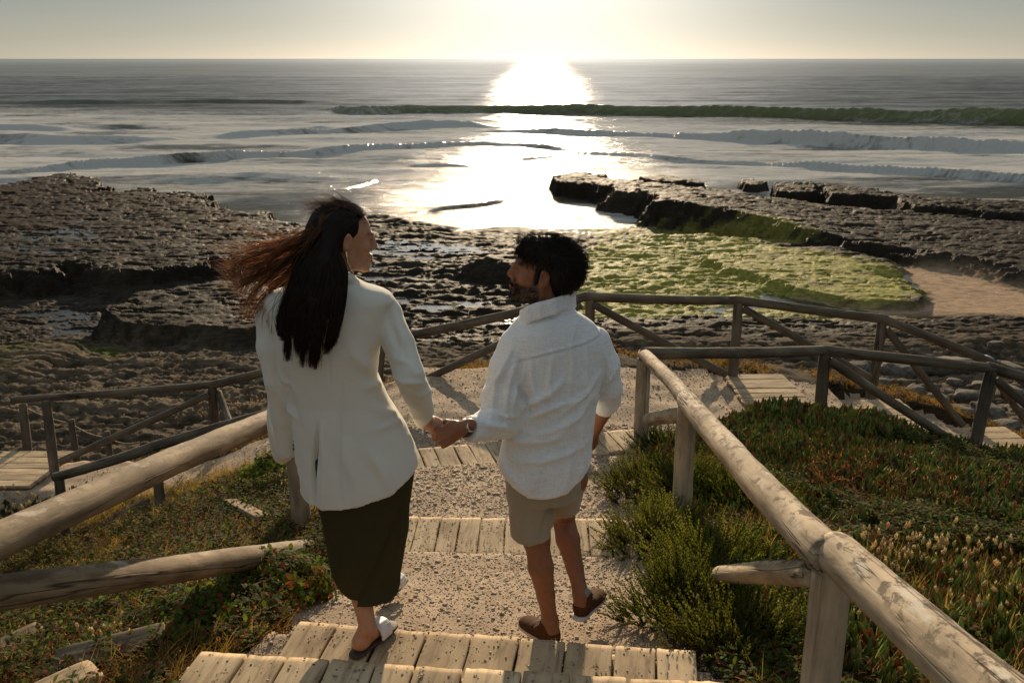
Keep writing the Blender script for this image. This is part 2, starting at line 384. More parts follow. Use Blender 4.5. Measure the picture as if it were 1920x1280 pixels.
def mat_hill():
    m, t, b, o = new_mat("hill_soil")
    c = vcol(t); v = coords(t); n1 = noise_tex(t, 7, 6, .65, v); n2 = noise_tex(t, 45, 5, .7, v)
    k = ramp(t, [(.3, (.5, .5, .5)), (.7, (1.5, 1.4, 1.3))], n1); k2 = ramp(t, [(.35, (.4, .4, .4)), (.65, (1.4, 1.4, 1.4))], n2)
    t.links.new(mixc(t, .9, mixc(t, 1., c, k, 'MULTIPLY'), k2, 'MULTIPLY'), b.inputs["Base Color"]); b.inputs["Roughness"].default_value = 1.0
    b.inputs["Specular IOR Level"].default_value = .1
    p = bump(t, b, n1, .8, .04); p = bump(t, b, n2, .8, .015, p)
    return m
M_ROCK, M_SOIL, M_HILL = mat_rock(), mat_soil(), mat_hill()

# near ground: one height field, the trodden faces belong to the path
xs = np.arange(-9.5, 9.5, .035)
ys = np.concatenate([np.arange(-3, 2.2, .06), np.arange(2.2, 8.0, .025), np.arange(8.0, 14.2, .045)])
X, Y = np.meshgrid(xs, ys)
Z = landz(X, Y)
V, F = grid_mesh(X, Y, Z)
pm = pathmask(X, Y) * (Y < 10.2)
pf = ((pm[:-1, :-1] + pm[1:, 1:]) > 0).ravel()
V_near = V
def sub(V, F, sel, extra=()):
    F2 = F[sel]; u, inv = np.unique(F2, return_inverse=True)
    return V[u], inv.reshape(F2.shape), [e[u] for e in extra]
hn = fbm(X * 2.2, Y * 2.2, 0, 3, 50).ravel()
hc = np.stack([.050 + .02 * hn, .038 + .013 * hn, .022 + .006 * hn], -1)
fs = foreshore(X, Y)[0].ravel(); tt = ss(.8, .1, V[:, 2] - fs)[:, None]
hc = hc * (1 - tt) + np.array([.13, .095, .06]) * tt
Vp, Fp, _ = sub(V, F, pf)
path = tag(mesh_obj("path", Vp, Fp, M_SOIL), kind="structure")
Vh, Fh, (hcol,) = sub(V, F, ~pf, (hc,))
ground = tag(mesh_obj("ground", Vh, Fh, M_HILL, color=hcol), kind="structure")

# foreshore fan, finer near, coarser far
def fan(y0, y1, k, half, na):
    yy = [y0]
    while yy[-1] < y1: yy.append(yy[-1] + max(.05, k * yy[-1] ** 1.5))
    yy = np.array(yy); a = np.tan(np.linspace(-half, half, na))
    YY, AA = np.meshgrid(yy, a, indexing='ij'); return AA * YY, YY
X, Y = fan(13.6, 78, .00052, R(42), 1250)
h, sandm, n1, n2, n3, rg, rock = foreshore(X, Y)
n0 = landz(X[:30], Y[:30]); h[:30] = n0
g1 = ss(.6, -.6, polysd(X, Y, GREEN) + .8 * n2 + .4 * n1) * ss(1.3, 2.6, polysd(X, Y, RIDGE) + .6 * n2) * (h > .22) * ss(.75, .58, h) ; g2 = ss(.6, -.4, polysd(X, Y, GREEN2) + 1.5 * n2) * .7
g3 = ss(.5, -.4, polysd(X, Y, GREEN3) + 1.0 * n2)
br = ss(.5, -.5, polysd(X, Y, BROWN) + .6 * n2)
rid = ss(.4, -.4, polysd(X, Y, RIDGE)) * ss(1.0, 1.35, h)
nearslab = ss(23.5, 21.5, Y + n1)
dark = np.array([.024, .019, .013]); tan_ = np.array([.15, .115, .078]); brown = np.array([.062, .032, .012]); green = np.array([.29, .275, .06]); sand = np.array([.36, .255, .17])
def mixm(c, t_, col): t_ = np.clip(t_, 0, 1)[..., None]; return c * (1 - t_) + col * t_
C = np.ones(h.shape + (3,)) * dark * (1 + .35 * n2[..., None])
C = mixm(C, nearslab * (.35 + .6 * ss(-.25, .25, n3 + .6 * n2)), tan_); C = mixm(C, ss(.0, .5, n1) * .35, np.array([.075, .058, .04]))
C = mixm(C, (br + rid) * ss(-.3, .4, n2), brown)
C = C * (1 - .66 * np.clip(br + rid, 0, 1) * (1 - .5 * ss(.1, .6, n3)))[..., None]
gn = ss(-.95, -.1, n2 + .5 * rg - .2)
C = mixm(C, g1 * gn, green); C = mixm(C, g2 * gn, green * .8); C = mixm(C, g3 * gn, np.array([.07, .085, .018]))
C = mixm(C, sandm, sand)
wet = np.clip(.9 - nearslab * .55 - sandm * ss(.26, .34, h) * .9 + .1 * n1, 0, 1)
V, F = grid_mesh(X, Y, h)
X_f, Y_f, h_f = X, Y, h
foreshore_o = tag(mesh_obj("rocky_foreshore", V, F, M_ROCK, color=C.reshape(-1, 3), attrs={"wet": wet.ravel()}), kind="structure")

# ================================================================== sea
def crest(pts, amp, w, foam=0., face=0.):
    q = np.array([P(u, v, z=0)[:2] for u, v in pts]); return q[:, 0], q[:, 1], np.array(amp, float), w, foam, face
CRESTS = [
 crest([(560, 208), (615, 208), (680, 213), (760, 210), (900, 210), (1050, 212), (1200, 214), (1400, 219), (1600, 224), (1920, 231), (2600, 245)], [0, .3, .95, .95, .8, .95, 1.05, 1.2, 1.3, 1.35, 1.3], 1.5, .15, 1.),
 crest([(860, 244), (960, 246), (1100, 251), (1250, 257), (1330, 262), (1450, 267), (1600, 274), (1800, 283), (2000, 290), (2600, 320)], [0, .35, .4, .5, .6, .9, .95, .9, .8, .6], 1.0, 1., .25),
 crest([(370, 260), (450, 256), (560, 252), (700, 242), (800, 237), (880, 236), (960, 243)], [0, .3, .42, .45, .6, .4, 0], 1.0, .25, .1),
 crest([(-300, 350), (0, 330), (170, 314), (330, 305), (430, 300), (560, 291), (700, 282), (800, 276), (900, 272), (1020, 276), (1100, 282)], [.2, .2, .45, .5, .5, .45, .4, .35, .3, .2, 0], .5, .35, .0),
 crest([(1020, 286), (1100, 290), (1170, 293), (1300, 302), (1400, 307), (1500, 316), (1700, 330), (1920, 345), (2400, 370)], [0, .12, .16, .2, .3, .35, .4, .4, .3], .5, 1., .0),
 crest([(-400, 262), (0, 262), (60, 265), (120, 267), (200, 266), (280, 264), (340, 262)], [.6, .6, .75, .7, .45, .25, 0], 1.3, .1, .2),
 crest([(-400, 244), (0, 243), (60, 243), (110, 243), (150, 243)], [.4, .5, .5, .3, 0], 1.2, .0, .1),
 crest([(-400, 193), (0, 193), (150, 194), (300, 192), (420, 191), (560, 193), (640, 193)], [.3, .3, .6, .5, .6, .4, 0], 1.8, .0, .1),
 crest([(540, 360), (600, 356), (660, 348), (710, 336), (740, 330)], [0, .07, .09, .06, 0], .4, .0, .0),
 crest([(770, 402), (830, 392), (880, 387), (930, 380), (985, 371)], [0, .12, .14, .12, 0], .28, .2, .0),
 crest([(740, 308), (800, 309), (860, 311), (920, 310)], [0, .2, .2, 0], .4, .2, .0),
 crest([(920, 300), (1000, 296), (1060, 290)], [0, .16, 0], .3, .3, .0),
 crest([(170, 247), (230, 246), (290, 249)], [0, .3, 0], .9, .0, .0),
 crest([(520, 240), (600, 243), (680, 240)], [0, .25, 0], .9, .0, .0),
]
def seaz(x, y):
    d = np.hypot(x, y); h = np.zeros_like(x); foam = np.zeros_like(x); face = np.zeros_like(x)
    wx = fbm(x * .05, y * .08, 0, 2, 60) * 3
    for cx, cy, am, w, fo, fa in CRESTS:
        yc = np.interp(x, cx, cy) + .6 * w * vnoise(x * .12, 0 * x + 3.3, 0, 61) + .25 * w * fo * vnoise(x * 1.3, 0 * x + 1.3, 0, 62)
        a = np.interp(x, cx, am, left=0, right=0) * (1 + .16 * vnoise(x * .13, x * 0 + 7, 0, 64) + .10 * fo * vnoise(x * .9, x * 0 + 2, 0, 63))
        t = (y - yc) / w
        p = np.where(t < 0, np.exp(-(t / .42) ** 2), np.exp(-(t / 1.9) ** 2))
        tr = -.18 * np.exp(-((t + 1.5) / .8) ** 2)
        h = h + a * (p + tr)
        act = np.clip(a * 3, 0, 1)
        foam = np.maximum(foam, fo * act * np.exp(-((t + .35) / .55) ** 2) * ss(-.5, .3, vnoise(x * .5, y * .1, 0, 65) + fo - .3))
        foam = np.maximum(foam, .5 * fo * act * ss(-9, -1, t) * (t < 0))
        face = np.maximum(face, fa * act * np.exp(-((t + .25) / .5) ** 2))
    near = ss(36, 60, y)
    sw = .10 * np.sin((y * .42 + x * .035 + wx)) + .07 * np.sin(y * .9 - x * .06 + wx * 1.7) + .16 * fbm(x * .12, y * .42, 0, 3, 66) + .05 * fbm(x * .8, y * 1.8, 0, 3, 67)
    sm = .012 * fbm(x * 1.1, y * 2.6, 0, 3, 68)
    h = h + sw * near * ss(1200, 300, d) + sm * (1 - near)
    # white water drawn out between the breakers
    st = fbm(x * .10 + wx * .3, y * .35, 0, 4, 70)
    band = ss(52, 64, y) * ss(150, 95, y + .25 * x + 12 * vnoise(x * .03, 0 * x, 0, 71)) 
    wash = band * ss(-.85, .15, st + .25 * fbm(x * .9, y * 3.2, 0, 3, 72)) * .95
    wash = np.maximum(wash, .6 * ss(36, 44, y) * ss(70, 55, y) * ss(-.35, .4, st))
    return h, np.clip(np.maximum(foam, wash), 0, 1), np.clip(face, 0, 1)
def mat_sea():
    m, t, b, o = new_mat("sea_water")
    v1 = coords(t, (.55, 1.25, 1)); v2 = coords(t, (1.6, 3.0, 1)); v3 = coords(t, (.16, .5, 1))
    n1 = noise_tex(t, 1.0, 4, .6, v1, .6); n2 = noise_tex(t, 2.2, 4, .65, v2, .4); n3 = noise_tex(t, 1.6, 4, .6, v3, .3)
    foam = attr(t, "foam"); face = attr(t, "face")
    fn = noise_tex(t, .9, 7, .72, coords(t, (.7, 2.2, 1)), .8)
    fm = math_n(t, 'ADD', foam, math_n(t, 'MULTIPLY', math_n(t, 'SUBTRACT', fn, .5), 1.5))
    ff = ramp(t, [(.20, (0, 0, 0)), (.78, (1, 1, 1))], fm)
    f2 = math_n(t, 'MULTIPLY', ff, math_n(t, 'MINIMUM', math_n(t, 'MULTIPLY', foam, 3.0), 1.0))
    deep = mixc(t, face, (.048, .042, .020), (.14, .15, .05))
    df = t.nodes.new("ShaderNodeBsdfDiffuse"); t.links.new(mixc(t, math_n(t, 'MULTIPLY', f2, .9), deep, (.54, .52, .475)), df.inputs["Color"])
    # a wind-roughened sea: slopes spread the sun into a glitter path, and its mean reflectance stays well under 1 at grazing angles
    gl = t.nodes.new("ShaderNodeBsdfAnisotropic"); gl.distribution = 'BECKMANN'; gl.inputs["Color"].default_value = (1, 1, 1, 1)
    rr = math_n(t, 'ADD', attr(t, "chop"), math_n(t, 'MULTIPLY', f2, .06)); t.links.new(rr, gl.inputs["Roughness"])
    fr = t.nodes.new("ShaderNodeFresnel"); fr.inputs["IOR"].default_value = 1.33
    ff_ = t.nodes.new("ShaderNodeMapRange"); t.links.new(fr.outputs[0], ff_.inputs["Value"]); ff_.inputs["To Min"].default_value = .0
    gust = ramp(t, [(.35, (.76, .76, .76)), (.65, (1.16, 1.16, 1.16))], noise_tex(t, 1.0, 7, .68, coords(t, (.011, .05, 1)), .4))
    t.links.new(math_n(t, 'MULTIPLY', math_n(t, 'ADD', math_n(t, 'SUBTRACT', .70, attr(t, 'chop')), attr(t, 'offing')), gust), ff_.inputs['To Max'])
    fx_ = math_n(t, 'MULTIPLY', ff_.outputs[0], math_n(t, 'SUBTRACT', 1.0, math_n(t, 'MULTIPLY', f2, .72)))
    ms = t.nodes.new("ShaderNodeMixShader"); t.links.new(fx_, ms.inputs[0]); t.links.new(df.outputs[0], ms.inputs[1]); t.links.new(gl.outputs[0], ms.inputs[2]); t.links.new(ms.outputs[0], o.inputs["Surface"])
    p = bump(t, b, n3, 1.0, .09); p = bump(t, b, n1, 1.0, .16, p); p = bump(t, b, n2, 1.0, .07, p)
    p = bump(t, b, noise_tex(t, 2.6, 5, .7, coords(t, (1, 1.6, 2)), .5), 1.0, .10, p)
    for q_ in (gl, df, fr): t.links.new(p, q_.inputs['Normal'])
    for q_ in t.nodes:
        if q_.bl_idname == 'ShaderNodeBump': t.links.new(attr(t, "ripple"), q_.inputs["Strength"])
    return m
RIP = .72
yy = [30.0]
while yy[-1] < 45000: yy.append(yy[-1] + (max(.10, .00095 * yy[-1] ** 1.35) if yy[-1] < 420 else yy[-1] * .06))
yy = np.array(yy); a = np.tan(np.linspace(-R(62), R(62), 900))
Y, A = np.meshgrid(yy, a, indexing='ij'); X = A * Y
h, foam, face = seaz(X, Y)
h[Y > 3000] = 0
V, F = grid_mesh(X, Y, h)
sea = tag(mesh_obj("sea", V, F, mat_sea(), attrs={"foam": foam.ravel(), "face": face.ravel(), "chop": (.11 + .10 * ss(45, 200, np.hypot(X, Y))).ravel(), "offing": (.08 + .26 * ss(160, 3000, np.hypot(X, Y))).ravel(), "ripple": (.62 - RIP * .62 * ss(36, 110, np.hypot(X, Y))).ravel()}), kind="structure")

# tide pools: still water standing in the hollows of the shelves
def mat_pool():
    m, t, b, o = new_mat("pool_water")
    b.inputs["Base Color"].default_value = (.035, .036, .028, 1); b.inputs["Roughness"].default_value = .08; b.inputs["IOR"].default_value = 1.33
    n = noise_tex(t, 3.0, 3, .6, coords(t, (1, 2.2, 1)), .3); bump(t, b, n, .5, .03)
    return m
M_POOL = mat_pool()
FX, FY, FH = X_f, Y_f, h_f
def pool(poly, z, nm="tide_pool", depth=.22):
    """still water filling the hollows of the shelf below level z"""
    s_ = polysd(FX, FY, poly) < 0
    ok = s_ & (FH < z + .03) & (FH > z - depth)
    q = ok[:-1, :-1] & ok[1:, 1:] & ok[1:, :-1] & ok[:-1, 1:]
    V, F = grid_mesh(FX, FY, np.full_like(FH, z)); 
    if not q.any(): return
    V2, F2, _ = sub(V, F, q.ravel())
    return tag(mesh_obj(nm, V2, F2, M_POOL, smooth=False), kind="structure")
pool(G([(-600, 400), (60, 395), (200, 420), (200, 470), (-600, 500)], 1.0), .965, depth=.07)
pool(G([(0, 365), (180, 360), (300, 385), (420, 410), (560, 450), (560, 475), (300, 470), (0, 420)], 1.0), .955, depth=.03)
pool(G([(560, 470), (640, 450), (760, 448), (900, 462), (1090, 500), (1060, 600), (860, 636), (620, 600), (560, 500)], .4), .36, depth=.14)
pool(G([(1060, 560), (1080, 470), (1200, 430), (1500, 440), (1690, 495), (1740, 560), (1600, 590), (1300, 600)], .36), .335, depth=.10)
pool(G([(-700, 640), (-600, 540), (200, 560), (480, 600), (500, 650), (100, 670), (-700, 720)], .5), .37, depth=.4)
pool(G([(1140, 640), (1150, 600), (1500, 600), (1500, 640)], .7), .70, depth=.1)
# ================================================================== weathered timber
def mat_log(name, lichen=0.0, cols=((.060, .046, .032), (.15, .118, .080), (.235, .19, .13))):
    m, t, b, o = new_mat(name)
    v = coords(t, (1, 1, .10), rnd=True); vs = coords(t, (1, 1, .45), rnd=True)
    n1 = noise_tex(t, 26, 6, .65, v, .5); n2 = noise_tex(t, 5.5, 5, .6, vs); n3 = noise_tex(t, 90, 4, .7, v)
    c = ramp(t, [(.28, cols[0]), (.5, cols[1]), (.72, cols[2])], n2)
    g = ramp(t, [(.30, (.45, .42, .40)), (.5, (1, 1, 1)), (.75, (1.25, 1.22, 1.2))], n1)
    c = mixc(t, .85, c, g, 'MULTIPLY')
    # drying cracks along the grain
    vc = coords(t, (1, 1, .035), rnd=True); cr = noise_tex(t, 13, 3, .5, vc, .2)
    ck = ramp(t, [(.485, (1, 1, 1)), (.5, (0, 0, 0)), (.515, (1, 1, 1))], cr)
    gate = ramp(t, [(.48, (1, 1, 1)), (.56, (0, 0, 0))], noise_tex(t, 2.2, 2, .5, vs))
    ck = mixc(t, gate, ck, (1, 1, 1))
    c = mixc(t, 1.0, c, mixc(t, .8, (1, 1, 1), ck), 'MULTIPLY')
    if lichen > 0:
        geo = t.nodes.new("ShaderNodeNewGeometry"); sx_ = t.nodes.new("ShaderNodeSeparateXYZ"); t.links.new(geo.outputs["Normal"], sx_.inputs[0])
        up_ = ramp(t, [(.35, (0, 0, 0)), (.8, (1, 1, 1))], sx_.outputs["Z"])
        l1 = noise_tex(t, 17, 7, .72, coords(t, (1, 1, .6), rnd=True), .3)
        lm = ramp(t, [(.50, (0, 0, 0)), (.56, (1, 1, 1))], l1)
        c = mixc(t, math_n(t, 'MULTIPLY', math_n(t, 'MULTIPLY', lm, up_), lichen), c, (.10, .072, .045))
        l2 = ramp(t, [(.56, (0, 0, 0)), (.63, (1, 1, 1))], noise_tex(t, 11, 6, .7, coords(t, (1.3, 1.3, .5), rnd=True), .3))
        c = mixc(t, math_n(t, 'MULTIPLY', math_n(t, 'MULTIPLY', l2, up_), lichen * .9), c, (.50, .45, .36))
    t.links.new(c, b.inputs["Base Color"]); b.inputs["Roughness"].default_value = .85; b.inputs["Specular IOR Level"].default_value = .2
    p = bump(t, b, n1, .5, .006); p = bump(t, b, ck, .9, .006, p); p = bump(t, b, n3, .35, .002, p)
    return m
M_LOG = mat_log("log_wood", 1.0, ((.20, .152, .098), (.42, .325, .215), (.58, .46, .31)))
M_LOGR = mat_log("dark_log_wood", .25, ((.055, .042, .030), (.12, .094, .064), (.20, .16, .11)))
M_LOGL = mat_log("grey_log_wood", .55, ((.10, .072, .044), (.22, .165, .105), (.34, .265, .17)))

def log_mesh(L, r0, r1, seed, n=28, bow=.012, squared=0.0, crack=True):
    """a round timber along +Z from 0 to L; slightly bowed, knotty, with chamfered ends"""
    rng = np.random.default_rng(seed)
    m = max(10, int(L / .035)); zs = np.linspace(0, L, m)
    zs = np.concatenate([[0, .003], zs[1:-1], [L - .003, L]]); m = len(zs)
    th = np.linspace(0, 2 * np.pi, n, endpoint=False)
    T, Zg = np.meshgrid(th, zs)
    r = r0 + (r1 - r0) * Zg / L
    r = r * (1 + .045 * vnoise(np.cos(T) * 1.3 + seed, np.sin(T) * 1.3, Zg * 3.2, seed) + .02 * vnoise(np.cos(T) * 4, np.sin(T) * 4 + seed, Zg * 12, seed + 3))
    if squared: r = r * (1 - squared * .5 * (1 - np.abs(np.cos(2 * T + .8))) * 0 + squared * .12 * np.cos(4 * T))
    if crack:
        for _ in range(2):
            t0 = rng.uniform(0, 2 * np.pi); z0 = rng.uniform(0, L); ln = rng.uniform(.25, .6)
            dt = np.angle(np.exp(1j * (T - t0 - .25 * (Zg - z0))))
            r = r - .007 * np.exp(-(dt / .09) ** 2) * np.exp(-((Zg - z0) / ln) ** 4)
    r[0] *= .86; r[1] *= .95; r[-1] *= .86; r[-2] *= .95
    ph = rng.uniform(0, 6.28)
    bx_ = bow * np.sin(np.pi * Zg / L) * math.cos(ph) + .25 * bow * np.sin(3 * np.pi * Zg / L + ph); by_ = bow * np.sin(np.pi * Zg / L) * math.sin(ph)
    V = np.stack([bx_ + r * np.cos(T), by_ + r * np.sin(T), Zg], -1).reshape(-1, 3)
    i = np.arange(m * n).reshape(m, n); j = np.roll(i, -1, axis=1)
    F = [tuple(q) for q in np.stack([i[:-1], j[:-1], j[1:], i[1:]], -1).reshape(-1, 4)]
    V = np.concatenate([V, [[bx_[0, 0], by_[0, 0], -.002], [bx_[-1, 0], by_[-1, 0], L + .002]]])
    c0, c1 = m * n, m * n + 1
    F += [(c0, int(j[0, k]), int(i[0, k])) for k in range(n)] + [(c1, int(i[-1, k]), int(j[-1, k])) for k in range(n)]
    return V, F
_seed = [100]
def log(name, a, b, r0, r1, mat, parent, over=(0, 0), **kw):
    """round timber from a to b (world), parented to a thing sitting at parent.location"""
    a = Vector(a); b = Vector(b); d = (b - a).normalized(); a = a - d * over[0]; b = b + d * over[1]
    _seed[0] += 1
    V, F = log_mesh((b - a).length, r0, r1, _seed[0], **kw)
    o = mesh_obj(name, V, F, mat, parent)
    q = d.to_track_quat('Z', 'Y'); o.rotation_euler = q.to_euler()
    o.location = a - (parent.location if parent else Vector((0, 0, 0)))
    return o
def fence(label, tops, bases, r, mat, group=None, rails=None, braces=(), rpost=.05, post_over=.0, rr=None):
    f = empty("log_fence", bases[0]); tag(f, label, "fence", "weathered log fences along the footpath and steps")
    for tp, bs in zip(tops, bases):
        if tp is None: continue
        bs2 = (bs[0], bs[1], bs[2] - .35)
        tp2 = (tp[0], tp[1], tp[2] - r * .55)
        log("post", bs2, tp2, rpost * 1.05, rpost * .95, mat, f, bow=.006)
    for k, (a, b, ra, rb) in enumerate(rails):
        log("rail", a, b, ra, rb, mat, f, over=(.05, .05))
    for a, b, ra, rb in braces:
        log("brace", a, b, ra, rb, mat, f)
    return f
def zdown(p, z): return (p[0], p[1], z)
# right handrail beside the steps
R1 = P(1562, 1040, zc=2.80); R2 = P(1290, 752, zc=5.62); R3 = P(1207, 664, zc=7.75); R0 = P(2010, 1420, zc=1.62)
fence("thick pale lichen-spotted log handrail descending along the right edge of the steps",
      [R1, R2, R3], [P(1546, 1100, zc=2.85)[:2] + (4.93,), zdown(R2, 4.36), zdown(R3, 3.96)], .06, M_LOG,
      rails=[(R0, (R1[0] + .012, R1[1] - .03, R1[2] + .012), .066, .060), ((R1[0] - .01, R1[1] + .02, R1[2] - .01), R2, .061, .057), ((R2[0], R2[1], R2[2] - .006), R3, .050, .046)],
      braces=[(P(1530, 1074, zc=2.86), P(1348, 1078, zc=4.3), .042, .040), (P(1292, 776, zc=5.9), P(1216, 786, zc=7.45), .052, .048)], rpost=.058)
# lower right fence
Q0 = P(1214, 662, zc=7.72); Q1 = P(1548, 657, zc=8.7); Q2 = P(1860, 690, zc=8.75); Q3 = P(2120, 770, zc=8.9)
fence("dark log fence at the top of the succulent bank, before the right flight of steps",
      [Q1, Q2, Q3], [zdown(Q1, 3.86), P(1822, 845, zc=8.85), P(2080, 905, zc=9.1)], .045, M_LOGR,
      rails=[(Q0, Q1, .047, .045), (Q1, Q2, .047, .045), (Q2, Q3, .047, .045)],
      braces=[(P(1556, 676, zc=8.7), P(1812, 842, zc=8.85), .040, .040), (P(1868, 712, zc=8.75), P(2080, 895, zc=9.0), .038, .038)], rpost=.054)
# far fence right of the man
F0 = P(1107, 556, zc=9.65); F1 = P(1385, 563, zc=9.97); F2 = P(1655, 598, zc=10.17); F3 = P(1872, 686, zc=10.2); F4 = P(2050, 750, zc=10.4)
fence("long dark log fence seaward of the landing and the right flight of steps",
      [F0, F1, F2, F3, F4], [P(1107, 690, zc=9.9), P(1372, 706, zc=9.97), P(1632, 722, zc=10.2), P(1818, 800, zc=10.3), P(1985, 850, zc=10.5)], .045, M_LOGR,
      rails=[(F0, F1, .047, .045), (F1, F2, .046, .045), (F2, F3, .046, .045), (F3, F4, .045, .043)],
      braces=[(P(1112, 570, zc=9.65), P(1362, 702, zc=9.95), .038, .038), (P(1393, 578, zc=9.97), P(1632, 708, zc=10.15), .038, .038),
              (P(1662, 616, zc=10.17), P(1806, 798, zc=10.3), .038, .038), (P(1868, 712, zc=10.2), P(1965, 842, zc=10.5), .036, .036)], rpost=.05)
# far fence left
G1 = P(715, 640, zc=10.0); G2 = P(398, 721, zc=10.6); G3 = P(85, 747, zc=10.4); G4 = P(30, 749, zc=10.5)
fence("dark log fence running down left from the landing, behind the couple",
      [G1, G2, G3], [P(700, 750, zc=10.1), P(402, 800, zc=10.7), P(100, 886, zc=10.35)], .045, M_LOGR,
      rails=[(P(1098, 556, zc=9.66), G1, .047, .045), (G1, G2, .045, .043), (G2, G4, .040, .038)],
      braces=[(P(1090, 571, zc=9.66), P(708, 753, zc=10.05), .038, .038), (P(392, 740, zc=10.6), P(110, 866, zc=10.35), .036, .036), (P(410, 735, zc=10.65), P(436, 800, zc=10.2), .036, .036)], rpost=.05)
# near-left handrail
L1 = P(545, 772, zc=5.7); L0 = P(-60, 1045, zc=2.45); L2 = P(650, 735, zc=8.1)
def beyond(a, b, d):      # the point d metres past b on the line a -> b
    a, b = Vector(a), Vector(b); return tuple(b + (b - a).normalized() * d)
L00 = beyond(L1, L0, 1.05); LB0 = P(-60, 1118, zc=2.5); LB1 = P(578, 1030, zc=5.45); R00 = beyond(R1, R0, .9)
fence("thick weathered log handrail along the left edge of the steps, beside the woman",
      [L1, L2, L00], [P(575, 1012, zc=5.75), zdown(L2, 3.85), zdown(L00, 5.3)], .06, M_LOGL,
      rails=[(L00, L1, .046, .060), (L1, L2, .052, .050)],
      braces=[(beyond(LB1, LB0, .9), LB1, .046, .058)], rpost=.056)
# inner left fence going down to the left
H1 = P(290, 836, zc=8.7); H2 = P(110, 892, zc=8.8)
fence("low dark log rail sloping down left behind the bunny-tail grass",
      [H1, H2], [zdown(H1, 3.02), zdown(H2, 2.75)], .045, M_LOGR,
      rails=[(P(648, 737, zc=8.15), H1, .046, .045), (H1, H2, .045, .042)],
      braces=[(P(300, 856, zc=8.7), P(235, 900, zc=8.6), .03, .03)], rpost=.045)
# rope barrier by the lower left walkway
def rope(a, b, sag, parent, mat, rad=.011):
    n = 22; V = []; F = []
    a = Vector(a) - parent.location; b = Vector(b) - parent.location
    for i in range(n):
        t_ = i / (n - 1); p = a.lerp(b, t_); p.z -= sag * 4 * t_ * (1 - t_)
        for k in range(6):
            an = k * math.pi / 3 + i * .7
            V.append((p.x, p.y + rad * math.cos(an), p.z + rad * math.sin(an)))
    for i in range(n - 1):
        for k in range(6): F.append((i * 6 + k, i * 6 + (k + 1) % 6, (i + 1) * 6 + (k + 1) % 6, (i + 1) * 6 + k))
    return mesh_obj("rope", V, F, mat, parent)
m_, t_, b_, o_ = new_mat("rope_fibre"); v_ = coords(t_); n_ = noise_tex(t_, 60, 4, .6, v_)
t_.links.new(ramp(t_, [(.3, (.14, .11, .075)), (.7, (.30, .25, .18))], n_), b_.inputs["Base Color"]); b_.inputs["Roughness"].default_value = .9
bump(t_, b_, n_, .6, .004); M_ROPE = m_
rp = empty("rope_fence", P(50, 878, zc=11.0)); tag(rp, "row of short dark posts strung with sagging rope by the lower left walkway", "rope fence")
tops = [P(43, 757, zc=11.2), P(133, 786, zc=11.6), P(200, 808, zc=12.0)]; bots = [P(52, 880, zc=11.0), P(148, 880, zc=11.6), P(210, 870, zc=12.0)]
for a, b in zip(tops, bots): log("post", (b[0], b[1], b[2] - .3), a, .055 if a is tops[0] else .045, .045 if a is tops[0] else .036, M_LOGR, rp, bow=.004)
rope(P(43, 762, zc=11.2), P(133, 794, zc=11.6), .03, rp, M_ROPE); rope(P(133, 794, zc=11.6), P(200, 820, zc=12.0), .04, rp, M_ROPE)
rope(P(200, 820, zc=12.0), P(262, 828, zc=12.4), .05, rp, M_ROPE); rope(P(-40, 832, zc=10.8), P(50, 855, zc=11.0), .03, rp, M_ROPE); rope(P(50, 855, zc=11.0), P(100, 868, zc=11.3), .02, rp, M_ROPE)

# ================================================================== board treads
def mat_board(name, cols):
    m, t, b, o = new_mat(name)
    v = coords(t, (1, .07, 1), rnd=True); vs = coords(t, (1, .6, 1), rnd=True)
    n1 = noise_tex(t, 42, 6, .65, v, .6); n2 = noise_tex(t, 6, 5, .6, vs); n3 = noise_tex(t, 120, 4, .7, v)
    c = ramp(t, [(.28, cols[0]), (.5, cols[1]), (.72, cols[2])], n2)
    c = mixc(t, .8, c, ramp(t, [(.32, (.42, .38, .34)), (.5, (1, 1, 1)), (.8, (1.2, 1.17, 1.12))], n1), 'MULTIPLY')
    sp = ramp(t, [(.64, (1, 1, 1)), (.69, (.28, .24, .2))], noise_tex(t, 38, 4, .6, vs, .3))
    c = mixc(t, 1.0, c, sp, 'MULTIPLY')
    oi = t.nodes.new("ShaderNodeObjectInfo"); rnd_ = ramp(t, [(0, (.78, .76, .74)), (1, (1.15, 1.13, 1.1))], oi.outputs["Random"])
    c = mixc(t, 1.0, c, rnd_, 'MULTIPLY')
    t.links.new(c, b.inputs["Base Color"]); b.inputs["Roughness"].default_value = .9; b.inputs["Specular IOR Level"].default_value = .15
    p = bump(t, b, n1, .7, .004); bump(t, b, n3, .4, .0015, p)
    return m
M_BOARD = mat_board("board_wood", ((.28, .205, .13), (.46, .35, .22), (.58, .455, .30)))
M_BOARDD = mat_board("dark_board_wood", ((.12, .085, .055), (.20, .15, .10), (.28, .215, .15)))
m_, t_, b_, o_ = new_mat('rusty_nail'); b_.inputs['Base Color'].default_value = (.05, .032, .022, 1); b_.inputs['Roughness'].default_value = .8; M_NAIL = m_
